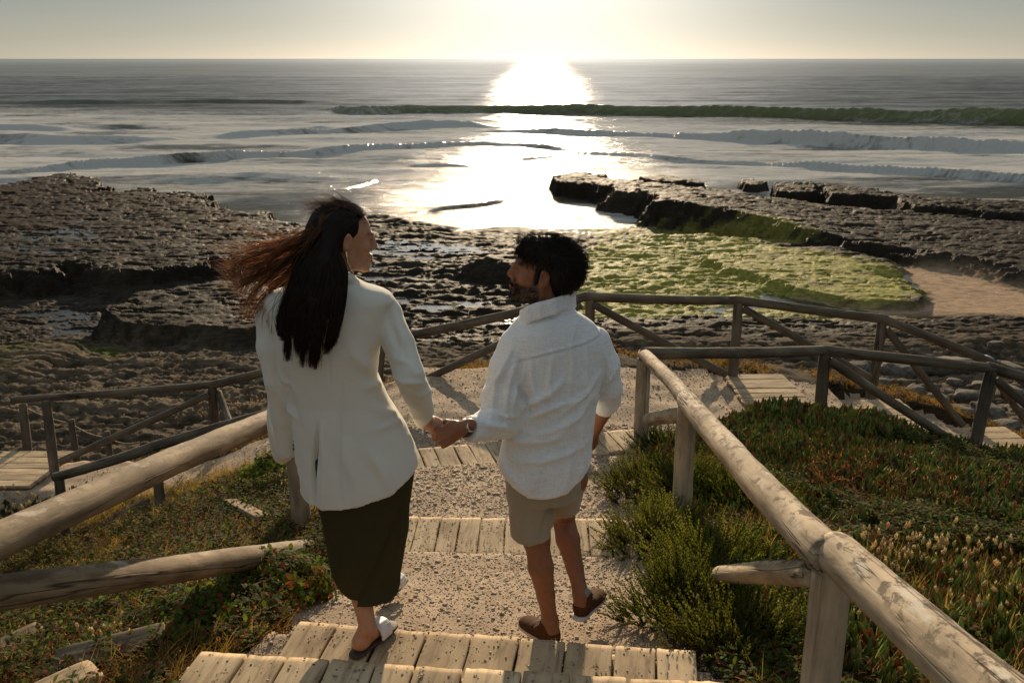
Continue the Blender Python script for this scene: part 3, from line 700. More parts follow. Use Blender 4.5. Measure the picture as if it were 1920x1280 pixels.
def board_mesh(w, l, t, seed):
    """plank lying along Y, rounded arrises, ragged ends"""
    rng = np.random.default_rng(seed); n = 9; ny = max(6, int(l / .03))
    b = .006
    prof = [(-w / 2, -t), (-w / 2, -b), (-w / 2 + b * .3, -b * .3), (-w / 2 + b, 0)] + [(x, 0) for x in np.linspace(-w / 2 + .02, w / 2 - .02, n)] + [(w / 2 - b, 0), (w / 2 - b * .3, -b * .3), (w / 2, -b), (w / 2, -t)]
    k = len(prof); V = []; ys_ = np.linspace(0, l, ny)
    for y in ys_:
        for x, z in prof:
            e = .0022 * float(vnoise(x * 30 + seed, y * 5, 0, seed)) 
            ye = y
            if y == 0 or y == l: ye = y + (.0035 * float(vnoise(x * 45, seed * 3.1, 0, seed + 1)))
            V.append((x + .003 * float(vnoise(y * 6, seed * 1.7 + (x > 0), 0, 3)) + (0), ye, z + (e if z > -.5 * t else 0) - (.004 if (y == 0 or y == l) and z > -.5 * t else 0) - .004 * abs(x / w) * 2 * (rng.random() < 0)))
    F = []
    for j in range(ny - 1):
        for i in range(k - 1): F.append((j * k + i, (j + 1) * k + i, (j + 1) * k + i + 1, j * k + i + 1))
        F.append((j * k + k - 1, (j + 1) * k + k - 1, (j + 1) * k, j * k))
    F.append(tuple(range(k))); F.append(tuple((ny - 1) * k + i for i in range(k))[::-1])
    return V, F
_bs = [500]
def tread(label, p0, p1, depth, z, nb, mat=None, riser=.16, dirn=None, z1=None):
    """row of planks whose far ends follow p0 -> p1 (plan); planks point away from the viewer along the walking direction"""
    p0 = Vector((*p0, 0)); p1 = Vector((*p1, 0)); e = (p1 - p0); L = e.length; e.normalize()
    nrm = Vector((e.y, -e.x, 0)) if dirn is None else Vector(dirn).normalized()      # from the far edge back
    root = empty("wooden_step", (*((p0 + p1) / 2)[:2], z)); tag(root, label, "step", "wooden steps of the footpath")
    rng = random.Random(int(p0.x * 100) + nb)
    ws = [rng.uniform(.8, 1.2) for _ in range(nb)]; s = sum(ws); x = 0; z1 = z if z1 is None else z1
    for k in range(nb):
        w = ws[k] / s * L; _bs[0] += 1
        c = p0 + e * (x + w / 2)
        V, F = board_mesh(w - .006 - rng.random() * .004, depth + rng.uniform(-.012, .012), .032, _bs[0])
        hw = w * .5; zt_ = .0012
        for fx_, dd in ((-.25, .05), (.25, .055), (-.22, depth - .06), (.26, depth - .055)):
            cx_ = w * fx_ + rng.uniform(-.008, .008); cy_ = dd + rng.uniform(-.008, .008); b0 = len(V)
            for hz in (zt_, -.01): V += [(cx_ + .0038 * math.cos(q_ * math.pi / 3), cy_ + .0038 * math.sin(q_ * math.pi / 3), hz) for q_ in range(6)]
            F.append(tuple(b0 + q_ for q_ in range(6))); F += [(b0 + q_, b0 + 6 + q_, b0 + 6 + (q_ + 1) % 6, b0 + (q_ + 1) % 6) for q_ in range(6)]
        o = mesh_obj("board", V, F, [mat or M_BOARD, M_NAIL], root)
        for q_ in list(o.data.polygons)[-28:]: q_.material_index = 1; q_.use_smooth = False
        ang = math.atan2(nrm.y, nrm.x) - math.pi / 2
        o.rotation_euler = (rng.uniform(-.006, .006), rng.uniform(-.012, .012), ang + rng.uniform(-.008, .008))
        zz = z + (z1 - z) * (x + w / 2) / L
        o.location = Vector((c.x, c.y, zz + rng.uniform(-.004, .004))) - Vector(root.location) - nrm * rng.uniform(-.004, .004)
        x += w
    # riser plank under the far edge
    _bs[0] += 1
    V, F = board_mesh(riser, L, .03, _bs[0])
    o = mesh_obj("riser", V, F, mat or M_BOARD, root)
    M3 = Matrix((Vector((0, 0, -1)), e, Vector((0, 0, -1)).cross(e))).transposed()
    o.rotation_euler = M3.to_euler()
    o.location = Vector((p0.x, p0.y, z - .046 - riser / 2)) + nrm * .03 - Vector(root.location)
    return root
def far(v_edge, x): return None
tread("plank step nearest the camera, across the bottom edge of the photo", (-1.06, 2.965), (.70, 2.78), .46, 5.07, 11)
tread("plank step under the woman's sandalled foot", (-.83, 3.42), (.68, 3.22), .50, 4.905, 9)
tread("worn plank step across the path behind the man's knees", (-.98, 5.33), (.72, 5.28), .47, 4.43, 12)
tread("far plank step behind the couple's joined hands, below the landing", (-1.0, 7.25), (1.06, 7.77), .46, 4.05, 15)
tread("short plank step at the right end of the landing beside the far fence post", (2.78, 8.75), (2.74, 9.62), .62, 3.93, 6, dirn=(-1, -.05, 0))
tread("wide plank step in the middle of the right flight behind the succulents", (4.03, 8.62), (3.98, 9.70), .78, 3.64, 7, dirn=(-1, -.05, 0))
tread("plank step beside the big post at the right edge of the photo", (5.25, 8.75), (5.2, 9.85), .78, 3.28, 7, dirn=(-1, -.05, 0))
tread("lowest plank step at the extreme right edge of the photo", (6.3, 8.85), (6.3, 9.95), .5, 2.92, 6, dirn=(-1, -.05, 0))
tread("plank walkway end at the extreme left edge below the rope posts", (-5.9, 10.2), (-5.95, 9.25), 1.1, 2.86, 6, dirn=(1, 0, 0))
# loose boards lying in the plants on the left
def loose(label, a, b, w, mat, tilt=0.0):
    a = Vector(a); b = Vector(b); _bs[0] += 1
    V, F = board_mesh(w, (b - a).length, .04, _bs[0])
    o = mesh_obj("loose_board", V, F, mat); d = (b - a).normalized()
    sx_ = d.cross(Vector((0, 0, 1))).normalized(); up_ = sx_.cross(d)
    Mx = Matrix((sx_, d, up_)).transposed().to_4x4(); Mx = Mx @ Matrix.Rotation(tilt, 4, 'Y')
    o.rotation_euler = Mx.to_euler(); o.location = a
    return tag(o, label, "board")
def onslope(u, v, dz=.12, z0=4.4):
    z = z0
    for _ in range(30):
        p = P(u, v, z=z); z = .5 * z + .5 * (float(nearz(np.array([p[0]]), np.array([p[1]]))[0]) + dz)
    return P(u, v, z=z)
loose("short pale loose board lying among the plants behind the left handrail post", onslope(494, 966), onslope(430, 934), .10, M_BOARDD, .1)
loose("sunlit loose grey board at the left photo edge in the weeds", onslope(-30, 1228), onslope(82, 1172), .12, M_BOARDD, .15)
loose("dark shaded loose plank in the weeds, longest of the loose boards at lower left", onslope(100, 1236), onslope(305, 1182), .12, M_BOARDD, .2)
loose("pale loose board cut by the bottom edge, left of the nearest step", onslope(60, 1300), onslope(180, 1248), .14, M_BOARD, .0)
# ================================================================== scattering helper
def inst(TV, TF, TC, pos, sc, yaw, tilt=None, tdir=None, cj=None, zs=None):
    """replicate a template (TV n,3; TF m,4; TC n,3) at N places -> V, F, C"""
    N = len(pos); n = len(TV)
    sc = np.broadcast_to(np.asarray(sc, float), (N,))
    P3 = TV[None] * sc[:, None, None]
    if zs is not None: P3 = P3 * np.stack([np.ones(N), np.ones(N), zs], -1)[:, None, :]
    c, s = np.cos(yaw)[:, None], np.sin(yaw)[:, None]
    x = P3[..., 0] * c - P3[..., 1] * s; y = P3[..., 0] * s + P3[..., 1] * c; z = P3[..., 2]
    if tilt is not None:
        ct, st = np.cos(tilt)[:, None], np.sin(tilt)[:, None]; a, b = np.cos(tdir)[:, None], np.sin(tdir)[:, None]
        u = x * a + y * b; w = -x * b + y * a
        u2 = u * ct + z * st; z2 = -u * st + z * ct
        x = u2 * a - w * b; y = u2 * b + w * a; z = z2
    V = np.stack([x, y, z], -1) + pos[:, None, :]
    F = (TF[None] + (np.arange(N) * n)[:, None, None]).reshape(-1, TF.shape[1])
    C = np.broadcast_to(TC[None], (N, n, 3))
    if cj is not None: C = C * cj[:, None, :]
    return V.reshape(-1, 3), F, C.reshape(-1, 3)
def merge(parts):
    V = []; F = []; C = []; o = 0
    for v, f, c in parts: V.append(v); F.append(f + o); C.append(c); o += len(v)
    return np.concatenate(V), np.concatenate(F), np.concatenate(C)
def mat_leaf(name, trans=.4, rough=.55, spec=.3):
    m, t, b, o = new_mat(name); c = vcol(t)
    n = noise_tex(t, 90, 3, .6, coords(t)); k = ramp(t, [(.3, (.75, .75, .75)), (.7, (1.2, 1.2, 1.2))], n)
    c2 = mixc(t, 1., c, k, 'MULTIPLY')
    t.links.new(c2, b.inputs["Base Color"]); b.inputs["Roughness"].default_value = rough; b.inputs["Specular IOR Level"].default_value = spec
    tr = t.nodes.new("ShaderNodeBsdfTranslucent"); t.links.new(mixc(t, 1., c2, (1.7, 1.6, .9), 'MULTIPLY'), tr.inputs["Color"])
    ms = t.nodes.new("ShaderNodeMixShader"); ms.inputs[0].default_value = trans
    t.links.new(b.outputs[0], ms.inputs[1]); t.links.new(tr.outputs[0], ms.inputs[2]); t.links.new(ms.outputs[0], o.inputs["Surface"])
    return m
M_LEAF = mat_leaf("plant_leaf", .40, .8, .08); M_DRY = mat_leaf("dry_plant", .45, .9, .1); M_ICE = mat_leaf("succulent_leaf", .22, .5, .25)
def blade(base, dirn, L, w, bend, n, col0, col1, side=None, prof=None):
    """folded ribbon with n segments"""
    d = np.array(dirn, float); d /= np.linalg.norm(d); s = np.cross(d, [0, 0, 1.0]) if side is None else np.array(side, float)
    s = s / (np.linalg.norm(s) + 1e-9) if np.linalg.norm(s) > 1e-6 else np.array([1., 0, 0])
    V = []; C = []
    p = np.array(base, float); dd = d.copy()
    for i in range(n + 1):
        t = i / n; ww = w * (prof(t) if prof else (1 - t) ** .7 if t > .0 else .8)
        V += [p - s * ww, p + s * ww]; c = np.array(col0) * (1 - t) + np.array(col1) * t; C += [c, c]
        dd = dd + np.array(bend) / n; dd /= np.linalg.norm(dd); p = p + dd * L / n
    F = [[2 * i, 2 * i + 1, 2 * i + 3, 2 * i + 2] for i in range(n)]
    return np.array(V), np.array(F), np.array(C)
def finger(base, dirn, L, r, bend, col0, col1, k=4, n=4):
    d = np.array(dirn, float); d /= np.linalg.norm(d); p = np.array(base, float); V = []; C = []
    pr = [.65, 1., .95, .7, .12]
    for i in range(n + 1):
        t = i / n; a = np.cross(d, [.3, .2, 1.0]); a /= np.linalg.norm(a); b = np.cross(d, a)
        for j in range(k):
            an = 2 * np.pi * j / k + .4; V.append(p + r * pr[i] * (np.cos(an) * a + np.sin(an) * b))
            C.append(np.array(col0) * (1 - t ** 1.5) + np.array(col1) * t ** 1.5)
        d = d + np.array(bend) / n; d /= np.linalg.norm(d); p = p + d * L / n
    F = [[i * k + j, i * k + (j + 1) % k, (i + 1) * k + (j + 1) % k, (i + 1) * k + j] for i in range(n) for j in range(k)]
    return np.array(V), np.array(F), np.array(C)
def ttemplate(fn, seed):
    rng = np.random.default_rng(seed); return merge(fn(rng))
def t_ice(rng):
    o = []; m = rng.integers(4, 7)
    for i in range(m):
        a = rng.uniform(0, 6.28); t = rng.uniform(.05, .55)
        red = rng.random() < .2
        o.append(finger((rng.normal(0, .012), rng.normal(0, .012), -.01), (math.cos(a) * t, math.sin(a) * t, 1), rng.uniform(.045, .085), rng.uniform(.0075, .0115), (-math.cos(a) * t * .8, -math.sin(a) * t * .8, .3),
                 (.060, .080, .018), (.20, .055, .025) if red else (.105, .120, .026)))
    return o
def t_sprig(rng):
    o = []; a = rng.uniform(0, 6.28); t = rng.uniform(.1, .7); L = rng.uniform(.10, .20)
    p = np.zeros(3); d = np.array([math.cos(a) * t, math.sin(a) * t, 1.]); d /= np.linalg.norm(d)
    n = 13; g = rng.uniform(.75, 1.25)
    for i in range(n):
        f = i / n
        for s in range(3):
            b = rng.uniform(0, 6.28); dl = d * .8 + np.array([math.cos(b), math.sin(b), .3]) * .75
            L2 = .020 * (1 - .5 * f)
            o.append(blade(p, dl, L2, .0026, (0, 0, .3), 1, (.060 * g, .072 * g, .018 * g), (.135 * g, .135 * g, .035 * g), prof=lambda t_: 1 - .6 * t_))
        p = p + d * L / n; d = d + np.array([rng.normal(0, .06), rng.normal(0, .06), .05]); d /= np.linalg.norm(d)
    return o
def t_herb(rng):
    o = []; m = rng.integers(7, 12)
    for i in range(m):
        a = rng.uniform(0, 6.28); t = rng.uniform(.3, 1.6); g = rng.uniform(.7, 1.3); red = rng.random() < .2
        c0 = (.05 * g, .07 * g, .016 * g) if not red else (.13, .045, .022)
        h = rng.uniform(.0, .05)
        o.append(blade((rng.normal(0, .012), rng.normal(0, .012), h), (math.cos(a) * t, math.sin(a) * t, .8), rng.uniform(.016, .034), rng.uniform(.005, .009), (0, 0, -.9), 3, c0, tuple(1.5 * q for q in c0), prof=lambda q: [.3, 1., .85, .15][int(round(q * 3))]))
    return o
def t_tuft(rng, col=((.10, .09, .03), (.28, .21, .10)), L=(.06, .16), w=.0016, m=9):
    o = []
    for i in range(m):
        a = rng.uniform(0, 6.28); t = rng.uniform(.05, .6)
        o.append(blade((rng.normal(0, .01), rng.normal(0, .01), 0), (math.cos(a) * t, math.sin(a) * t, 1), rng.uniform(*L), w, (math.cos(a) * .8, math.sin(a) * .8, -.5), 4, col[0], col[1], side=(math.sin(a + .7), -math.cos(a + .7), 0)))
    return o
def t_bunny(rng):
    """bunny-tail grass: a bent stalk and a fuzzy head"""
    H = .15; lean = rng.uniform(-.5, .5); o = []
    st = finger((0, 0, 0), (lean * .25, .1, 1), H, .0011, (lean * .9, 0, -.1), (.13, .12, .05), (.26, .21, .12), k=3, n=4)
    o.append(st); tip = st[0][-3:].mean(0); d = st[0][-3:].mean(0) - st[0][-6:-3].mean(0); d /= np.linalg.norm(d)
    L = .032; r = .0078; k = 6; V = []; C = []
    for i in range(6):
        t = i / 5; rr = r * math.sin(math.pi * (.12 + .80 * t)) ** .8
        q = tip + d * L * t + np.array([lean * .010 * t * t, 0, -.004 * t * t])
        a = np.cross(d, [.2, .1, 1.]); a /= np.linalg.norm(a) + 1e-9; b = np.cross(d, a)
        for j in range(k):
            an = 6.283 * (j + .5 * (i % 2)) / k; V.append(q + rr * (1 + .25 * rng.normal()) * (np.cos(an) * a + np.sin(an) * b)); C.append(np.array([.42, .34, .23]) * rng.uniform(.8, 1.15))
    F = [[i * k + j, i * k + (j + 1) % k, (i + 1) * k + (j + 1) % k, (i + 1) * k + j] for i in range(5) for j in range(k)]
    o.append((np.array(V), np.array(F), np.array(C)))
    for i in range(26):       # the soft bristles
        t = rng.uniform(0, 1); an = rng.uniform(0, 6.28); dd = np.array([math.cos(an), math.sin(an), .8])
        o.append(blade(tip + d * L * t * .9, dd + d, .015, .0005, (0, 0, .2), 1, (.45, .37, .25), (.55, .46, .32), prof=lambda q: 1 - .7 * q))
    return o
def t_twig(rng):
    o = []
    for i in range(4):
        a = rng.uniform(0, 6.28)
        V_, F_, C_ = finger((0, 0, 0), (math.cos(a), math.sin(a), .9), rng.uniform(.08, .2), .0016, (rng.normal(0, 1), rng.normal(0, 1), rng.normal(-.3, .5)), (.12, .075, .045), (.24, .15, .085), k=3, n=4)
        o.append((V_, F_, C_))
        for j in range(5):
            q = V_[3 * rng.integers(1, 5)]
            o.append(blade(q, rng.normal(0, 1, 3), .014, .003, (0, 0, 0), 1, (.20, .10, .05), (.30, .17, .09)))
    return o
TEMPL = {}
for nm_, fn_, k_ in (("ice", t_ice, 7), ("sprig", t_sprig, 7), ("herb", t_herb, 7), ("tuft", t_tuft, 5), ("bunny", t_bunny, 7), ("twig", t_twig, 5),
                     ("green", lambda r: t_tuft(r, ((.03, .045, .012), (.08, .10, .025)), (.05, .12), .0022), 5)):
    TEMPL[nm_] = [ttemplate(fn_, 900 + 13 * i) for i in range(k_)]
def scatter(kind, xy, sc=(.8, 1.2), lift=(0, 0), tilt=.25, jit=.2, z=None, tone=(1, 1, 1), rng=None):
    rng = rng or RNG
    out = []; T = TEMPL[kind]; which = rng.integers(0, len(T), len(xy))
    zz = nearz(xy[:, 0], xy[:, 1]) if z is None else z
    zz = zz + rng.uniform(lift[0], lift[1] + 1e-6, len(xy))
    pos = np.column_stack([xy, zz])
    for k, (V, F, C) in enumerate(T):
        s = which == k; N = int(s.sum())
        if N == 0: continue
        cj = (1 + rng.normal(0, jit, (N, 1))).clip(.35, 1.9) * (1 + rng.normal(0, .05, (N, 3))) * np.array(tone)
        out.append(inst(V, F, C, pos[s], rng.uniform(*sc, N), rng.uniform(0, 6.28, N), rng.uniform(0, tilt, N), rng.uniform(0, 6.28, N), cj))
    return out
def region(n, x0, x1, y0, y1, cond=None, margin=.0):
    x = RNG.uniform(x0, x1, n); y = RNG.uniform(y0, y1, n)
    k = pathmask(x, y) < -margin
    if cond is not None: k &= cond(x, y)
    return np.column_stack([x[k], y[k]])
def nz(x, y, f, s): return fbm(x * f, y * f, 0, 3, s)
def stuff(name, parts, mat, label, cat):
    V, F, C = merge(parts)
    return tag(mesh_obj(name, V, F, mat, smooth=True, color=C), label, cat, kind="stuff")
infr = lambda x, y: np.abs(x) < .56 * y + .5          # what the picture and a step aside can see
# --- ice plant bank on the right
c1 = lambda x, y: infr(x, y) & (y < 8.35 + .02 * x) & (x > 1.05 + .35 * nz(x, y, 1.1, 201)) & (nz(x, y, .9, 202) > -.12)
xy = region(30000, 1.0, 6.6, 2.0, 8.5, c1)
hi_ = nz(xy[:, 0], xy[:, 1], 2.4, 240) > .05
p_ = scatter("ice", xy[hi_][:6000], (1.1, 1.6), (.0, .07), .5, .4, tone=(1.5, 1.5, 1.25)) + scatter("ice", xy[~hi_][:5500], (.7, 1.1), (-.03, .02), .45, .45, tone=(1.6, 1.25, 1.0))
xy2 = region(9000, 1.0, 6.6, 6.2, 8.4, lambda x, y: c1(x, y))
p_ += scatter("ice", xy2[:4200], (1.0, 1.5), (-.01, .05), .35, .35, tone=(1.5, 1.45, 1.2))
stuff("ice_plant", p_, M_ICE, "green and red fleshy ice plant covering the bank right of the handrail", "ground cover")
# flowers and dead heads among it
def t_flower(col):
    o = []
    for i in range(14):
        a = 6.28 * i / 14; o.append(blade((0, 0, .05), (math.cos(a), math.sin(a), .45), .016, .0022, (0, 0, -.2), 2, col, col))
    return merge(o)
fx = region(240, 1.5, 6, 2.5, 8.2, c1); fl = []
for k, (cc, nn) in enumerate((((.55, .05, .07), 90), ((.75, .68, .45), 34))):
    V, F, C = t_flower(cc); q = fx[k * 100:k * 100 + nn]; fl.append(inst(V, F, C, np.column_stack([q, nearz(q[:, 0], q[:, 1]) + .03]), np.full(len(q), .9), RNG.uniform(0, 6, len(q))))
stuff("ice_plant_flowers", fl, M_LEAF, "scattered small red and cream flowers open on the ice plant", "flowers")
# --- low herbs, dry stems
xy = region(60000, .75, 6.4, 1.5, 9.0, lambda x, y: infr(x, y) & (y < 8.4) & ((x < 1.9) | (nz(x, y, .9, 202) < .02)))
p_ = scatter("herb", xy[:16000], (.7, 1.3), (0, .05), .5, .3)
xy = region(70000, -6.6, -.8, 1.2, 8.2, lambda x, y: infr(x, y) & (y < 8.5) & (nz(x, y, 1.6, 210) > -.25))
p_ += scatter("herb", xy[:17000], (.6, 1.4), (-.02, .08), .5, .5, tone=(.95, .9, .8))
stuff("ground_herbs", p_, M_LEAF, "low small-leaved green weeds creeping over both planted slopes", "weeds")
xy = region(16000, -6.6, -.8, 1.2, 8.2, lambda x, y: infr(x, y) & (nz(x, y, 1.3, 220) > -.05))
p_ = scatter("twig", xy[:3600], (.6, 1.1), (0, .03), .5, .3, tone=(1.0, .85, .75))
xy = region(12000, .9, 6.4, 1.8, 8.2, lambda x, y: infr(x, y) & (nz(x, y, 1.2, 221) > .12))
p_ += scatter("twig", xy[:1500], (.5, 1.0), (.01, .05), .6, .3, tone=(.9, .75, .6))
dx = RNG.normal(0, 1, (90, 2)) * [.36, .25] + [2.5, 6.1]
p_ += scatter("twig", dx, (.7, 1.3), (.03, .1), .5, .2, tone=(1.7, 1.55, 1.3))
stuff("dry_stems", p_, M_DRY, "tangled dry reddish stems caught among the plants on both slopes", "dry plants")
# --- grass
xy = region(26000, -6.8, -.8, 1.2, 10.9, lambda x, y: infr(x, y) & (nz(x, y, 1.1, 230) > -.1))
p_ = scatter("tuft", xy[:11000], (.6, 1.35), (0, .03), .45, .35, tone=(1.25, 1.1, .85))
xy = region(20000, .8, 6.6, 1.2, 8.4, lambda x, y: infr(x, y) & (nz(x, y, 1.1, 231) > 0) & ((y < 4.6) | (x < 1.7)))
p_ += scatter("tuft", xy[:2600], (.7, 1.3), (.01, .05), .45, .35, tone=(1.2, 1.1, .85)); p_ += scatter("green", xy[2600:4400], (.7, 1.3), (0, .03), .4, .3)
# dry strip seaward of the landing
x_ = RNG.uniform(-4.6, 7, 15000); y_ = RNG.uniform(9.7, 11.6, 15000); k_ = (pathmask(x_, y_) < -.02) & infr(x_, y_) & (nz(x_, y_, 1.3, 232) > -.25)
xs_ = np.column_stack([x_[k_], y_[k_]]); zl = landz(xs_[:, 0], xs_[:, 1])
p_ += scatter("tuft", xs_[:5200], (.45, .95), (0, .01), .5, .25, z=zl[:5200], tone=(1.25, .9, .55))
stuff("dry_grass", p_, M_DRY, "thin dry grass on the slopes and along the outer edge of the landing", "grass")
p_ = scatter("herb", xs_[5200:8600], (.6, 1.2), (0, .03), .5, .25, z=zl[5200:8600], tone=(1.6, .95, .6))
p_ += scatter("ice", xs_[8600:10400], (.35, .7), (0, .01), .5, .25, z=zl[8600:10400], tone=(1.2, .8, .6))
stuff("seaward_weeds", p_, M_LEAF, "rusty orange and green low weeds on the seaward brink behind the far fences", "weeds")
# --- bunny tails
bt = []
def clump(n, u, v, su, sv, z0, sc, tone=(1, 1, 1)):
    c = onslope(u, v, 0, z0)
    q = RNG.normal(0, 1, (n, 2)) * [su, sv] + [c[0], c[1]]
    q = q[pathmask(q[:, 0], q[:, 1]) < -.03]
    return scatter("bunny", q, sc, (0, .04), .35, .15, tone=tone)
for a in ((420, 90, 925, .62, .30, 3.0, (1.0, 1.6)), (260, 10, 960, .5, .3, 3.2, (1.1, 1.7)), (140, 240, 905, .35, .2, 3.1, (.9, 1.4)), (60, 440, 780, .35, .15, 3.2, (.7, 1.0)), (50, 560, 900, .15, .3, 4.2, (.6, .9)),
          (80, 1760, 1075, .28, .15, 4.4, (.8, 1.2)), (60, 1640, 1080, .2, .12, 4.5, (.7, 1.0)), (34, 1500, 1200, .12, .1, 4.8, (.5, .8)), (30, 1340, 1180, .15, .1, 4.8, (.5, .7)), (24, 205, 1235, .06, .05, 4.6, (.6, .9)), (40, 1880, 1180, .2, .15, 4.5, (.7, 1.0))):
    bt += clump(*a)
stuff("bunny_tail_grass", bt, M_DRY, "pale fuzzy bunny-tail grass, thickest at the left edge above the handrail", "grass")
# --- single shrubs
def shrub(label, u, v, r, hgt, n, kind="sprig", tone=(1, 1, 1), z0=4.5, sc=(.8, 1.3)):
    c = onslope(u, v, .0, z0); c = np.array(c); rng = np.random.default_rng(int(u))
    a = rng.uniform(0, 6.28, n); q = np.sqrt(rng.uniform(0, 1, n)); lump = 1 + .35 * vnoise(np.cos(a) * 1.5 + u, np.sin(a) * 1.5, 0, 5)
    x = q * r * np.cos(a) * lump; y = q * r * np.sin(a) * lump
    z = nearz(c[0] + x, c[1] + y) - c[2] + hgt * (1 - q ** 2) * (.6 + .4 * rng.random(n)) * (1 + .5 * vnoise(x * 7, y * 7, u, 6))
    parts = []; T = TEMPL[kind]; w_ = rng.integers(0, len(T), n)
    for k, (V, F, C) in enumerate(T):
        s = w_ == k
        N = int(s.sum()); cj = (1 + rng.normal(0, .38, (N, 1))).clip(.3, 2.0) * (1 + rng.normal(0, .07, (N, 3))) * np.array(tone)
        parts.append(inst(V, F, C, np.column_stack([x, y, z])[s], rng.uniform(*sc, N), rng.uniform(0, 6.28, N), (q[s] * .9), a[s], cj))
    st = []
    for i in range(26):
        b_ = rng.uniform(0, 6.28); st.append(finger((0, 0, -.03), (math.cos(b_) * .8, math.sin(b_) * .8, .8), r * rng.uniform(.5, .9), .004, (math.cos(b_) * .3, math.sin(b_) * .3, .2), (.07, .05, .03), (.08, .07, .03), k=4))
    root = empty("shrub", tuple(c)); tag(root, label, "shrub")
    V, F, C = merge(parts); mesh_obj("foliage", V, F, M_LEAF, root, color=C)
    V, F, C = merge(st); mesh_obj("stems", V, F, M_DRY, root, color=C)
    return root
shrub("feathery yellow-green shrub spilling onto the gravel beside the man's right knee", 1205, 925, .24, .13, 420)
shrub("feathery green shrub around the foot of the second handrail post", 1300, 935, .28, .16, 520, tone=(.8, .85, .8))
shrub("feathery green shrub at the path edge right of the worn plank step", 1225, 1010, .22, .14, 420)
shrub("green shrub hugging the handrail's underside midway down the log", 1400, 960, .26, .14, 460, tone=(.8, .9, .7))
shrub("light green shrub under the cut end of the short log", 1330, 1065, .24, .10, 420, tone=(1.15, 1.15, .9))
shrub("dark green shrub at the path edge nearest the man's raised shoe", 1285, 1130, .22, .12, 420, tone=(.75, .8, .7))
shrub("shrub between the near step's right end and the foreground post", 1385, 1215, .22, .10, 420, tone=(.9, .9, .8))
shrub("small green shrub at the foot of the lower handrail post", 1245, 850, .20, .12, 260, tone=(.7, .8, .7))
shrub("leafy bright green weed clump behind the left handrail post", 500, 905, .26, .16, 380, kind="herb", tone=(1.6, 1.7, 1.1), z0=3.9, sc=(1.1, 1.9))
shrub("leafy weed clump at the left path edge beyond the nearest step", 505, 1110, .22, .13, 420, kind="herb", tone=(1.3, 1.25, .9), z0=4.6, sc=(1.0, 1.7))
shrub("low dark weed clump around the foot of the left handrail post", 585, 960, .16, .10, 260, kind="herb", tone=(1.2, 1.3, .9), z0=4.3, sc=(1.0, 1.5))
shrub("leafy dark weed mound in the bottom left corner beneath the lower log", 380, 1190, .30, .12, 520, kind="herb", tone=(.9, .95, .7), z0=4.6, sc=(1.0, 1.6))

# ================================================================== gravel, stones
CUBE = np.array([(-1, -1, -1), (1, -1, -1), (1, 1, -1), (-1, 1, -1), (-1, -1, 1), (1, -1, 1), (1, 1, 1), (-1, 1, 1)], float)
CF = np.array([(0, 3, 2, 1), (4, 5, 6, 7), (0, 1, 5, 4), (1, 2, 6, 5), (2, 3, 7, 6), (3, 0, 4, 7)])
def t_stone(seed):
    r = np.random.default_rng(seed); V = CUBE * [1, .8, .55] * .6 + r.normal(0, .16, (8, 3)); return V, CF, np.ones((8, 3))
STONES = [t_stone(i) for i in range(9)]
def stones(xy, z, size, sink=.25):
    out = []; w_ = RNG.integers(0, 9, len(xy))
    for k, (V, F, C) in enumerate(STONES):
        s = w_ == k; N = int(s.sum()); sz = size[s]
        g = RNG.uniform(.8, 1.25, (N, 1)); base = np.array([.33, .255, .18]) * g + RNG.normal(0, .012, (N, 3)); light = RNG.random(N) < .05; base[light] = base[light] * .5 + .26
        out.append(inst(V, F, C, np.column_stack([xy[s], z[s] + sz * sink]), sz, RNG.uniform(0, 6.28, N), RNG.uniform(0, .5, N), RNG.uniform(0, 6.28, N), base.clip(.03, .8)))
    return out
m, t, b, o = new_mat("stone"); t.links.new(vcol(t), b.inputs["Base Color"]); b.inputs["Roughness"].default_value = .85; b.inputs["Specular IOR Level"].default_value = .2; M_STONE = m
N_ = 46000
x = RNG.uniform(-1.25, 1.4, N_); y = RNG.uniform(2.3, 8.0, N_) 
y = 2.4 + (y - 2.3) * ((y - 2.3) / 5.7) ** .15
k = (pathmask(x, y) > -.12); x, y = x[k], y[k]
z = nearz(x, y)
sz = (.0024 + .0030 * RNG.random(len(x)) ** 2 + .009 * RNG.random(len(x)) ** 26) * (1 + .25 * (y - 3).clip(0, 4))
p_ = stones(np.column_stack([x, y]), z, sz)
x = RNG.uniform(-4.5, 5, 16000); y = RNG.uniform(7.4, 9.8, 16000); k = (pathmask(x, y) > -.1) & (np.abs(x) < .56 * y); x, y = x[k], y[k]; z = nearz(x, y)
p_ += stones(np.column_stack([x, y]), z, .004 + .006 * RNG.random(len(x)) ** 3 + .012 * RNG.random(len(x)) ** 25)
# grit lying on the treads
def grit(n, x0, x1, yf, dep, z, pw=1.6):
    x = RNG.uniform(x0, x1, n); y = yf(x) - dep * RNG.random(n) ** pw
    k = fbm(x * 6, y * 6, 0, 2, 300) > -.15; x, y = x[k], y[k]
    return stones(np.column_stack([x, y]), np.full(len(x), z), .0022 + .0045 * RNG.random(len(x)) ** 3, .3)
p_ += grit(420, -.8, .66, lambda x: 3.32 - .127 * x, .20, 4.906, 1.0)
p_ += grit(260, -1.1, .75, lambda x: 2.85 - .1 * x, .3, 5.071, .8)
p_ += grit(900, -.95, .7, lambda x: 5.30 - .03 * x, .44, 4.432, .7)
p_ += grit(500, -.95, 1.0, lambda x: 7.5 + .25 * x, .42, 4.052, .8)
stuff("gravel", p_, M_STONE, "loose tan gravel covering the stepped path and landing", "gravel")

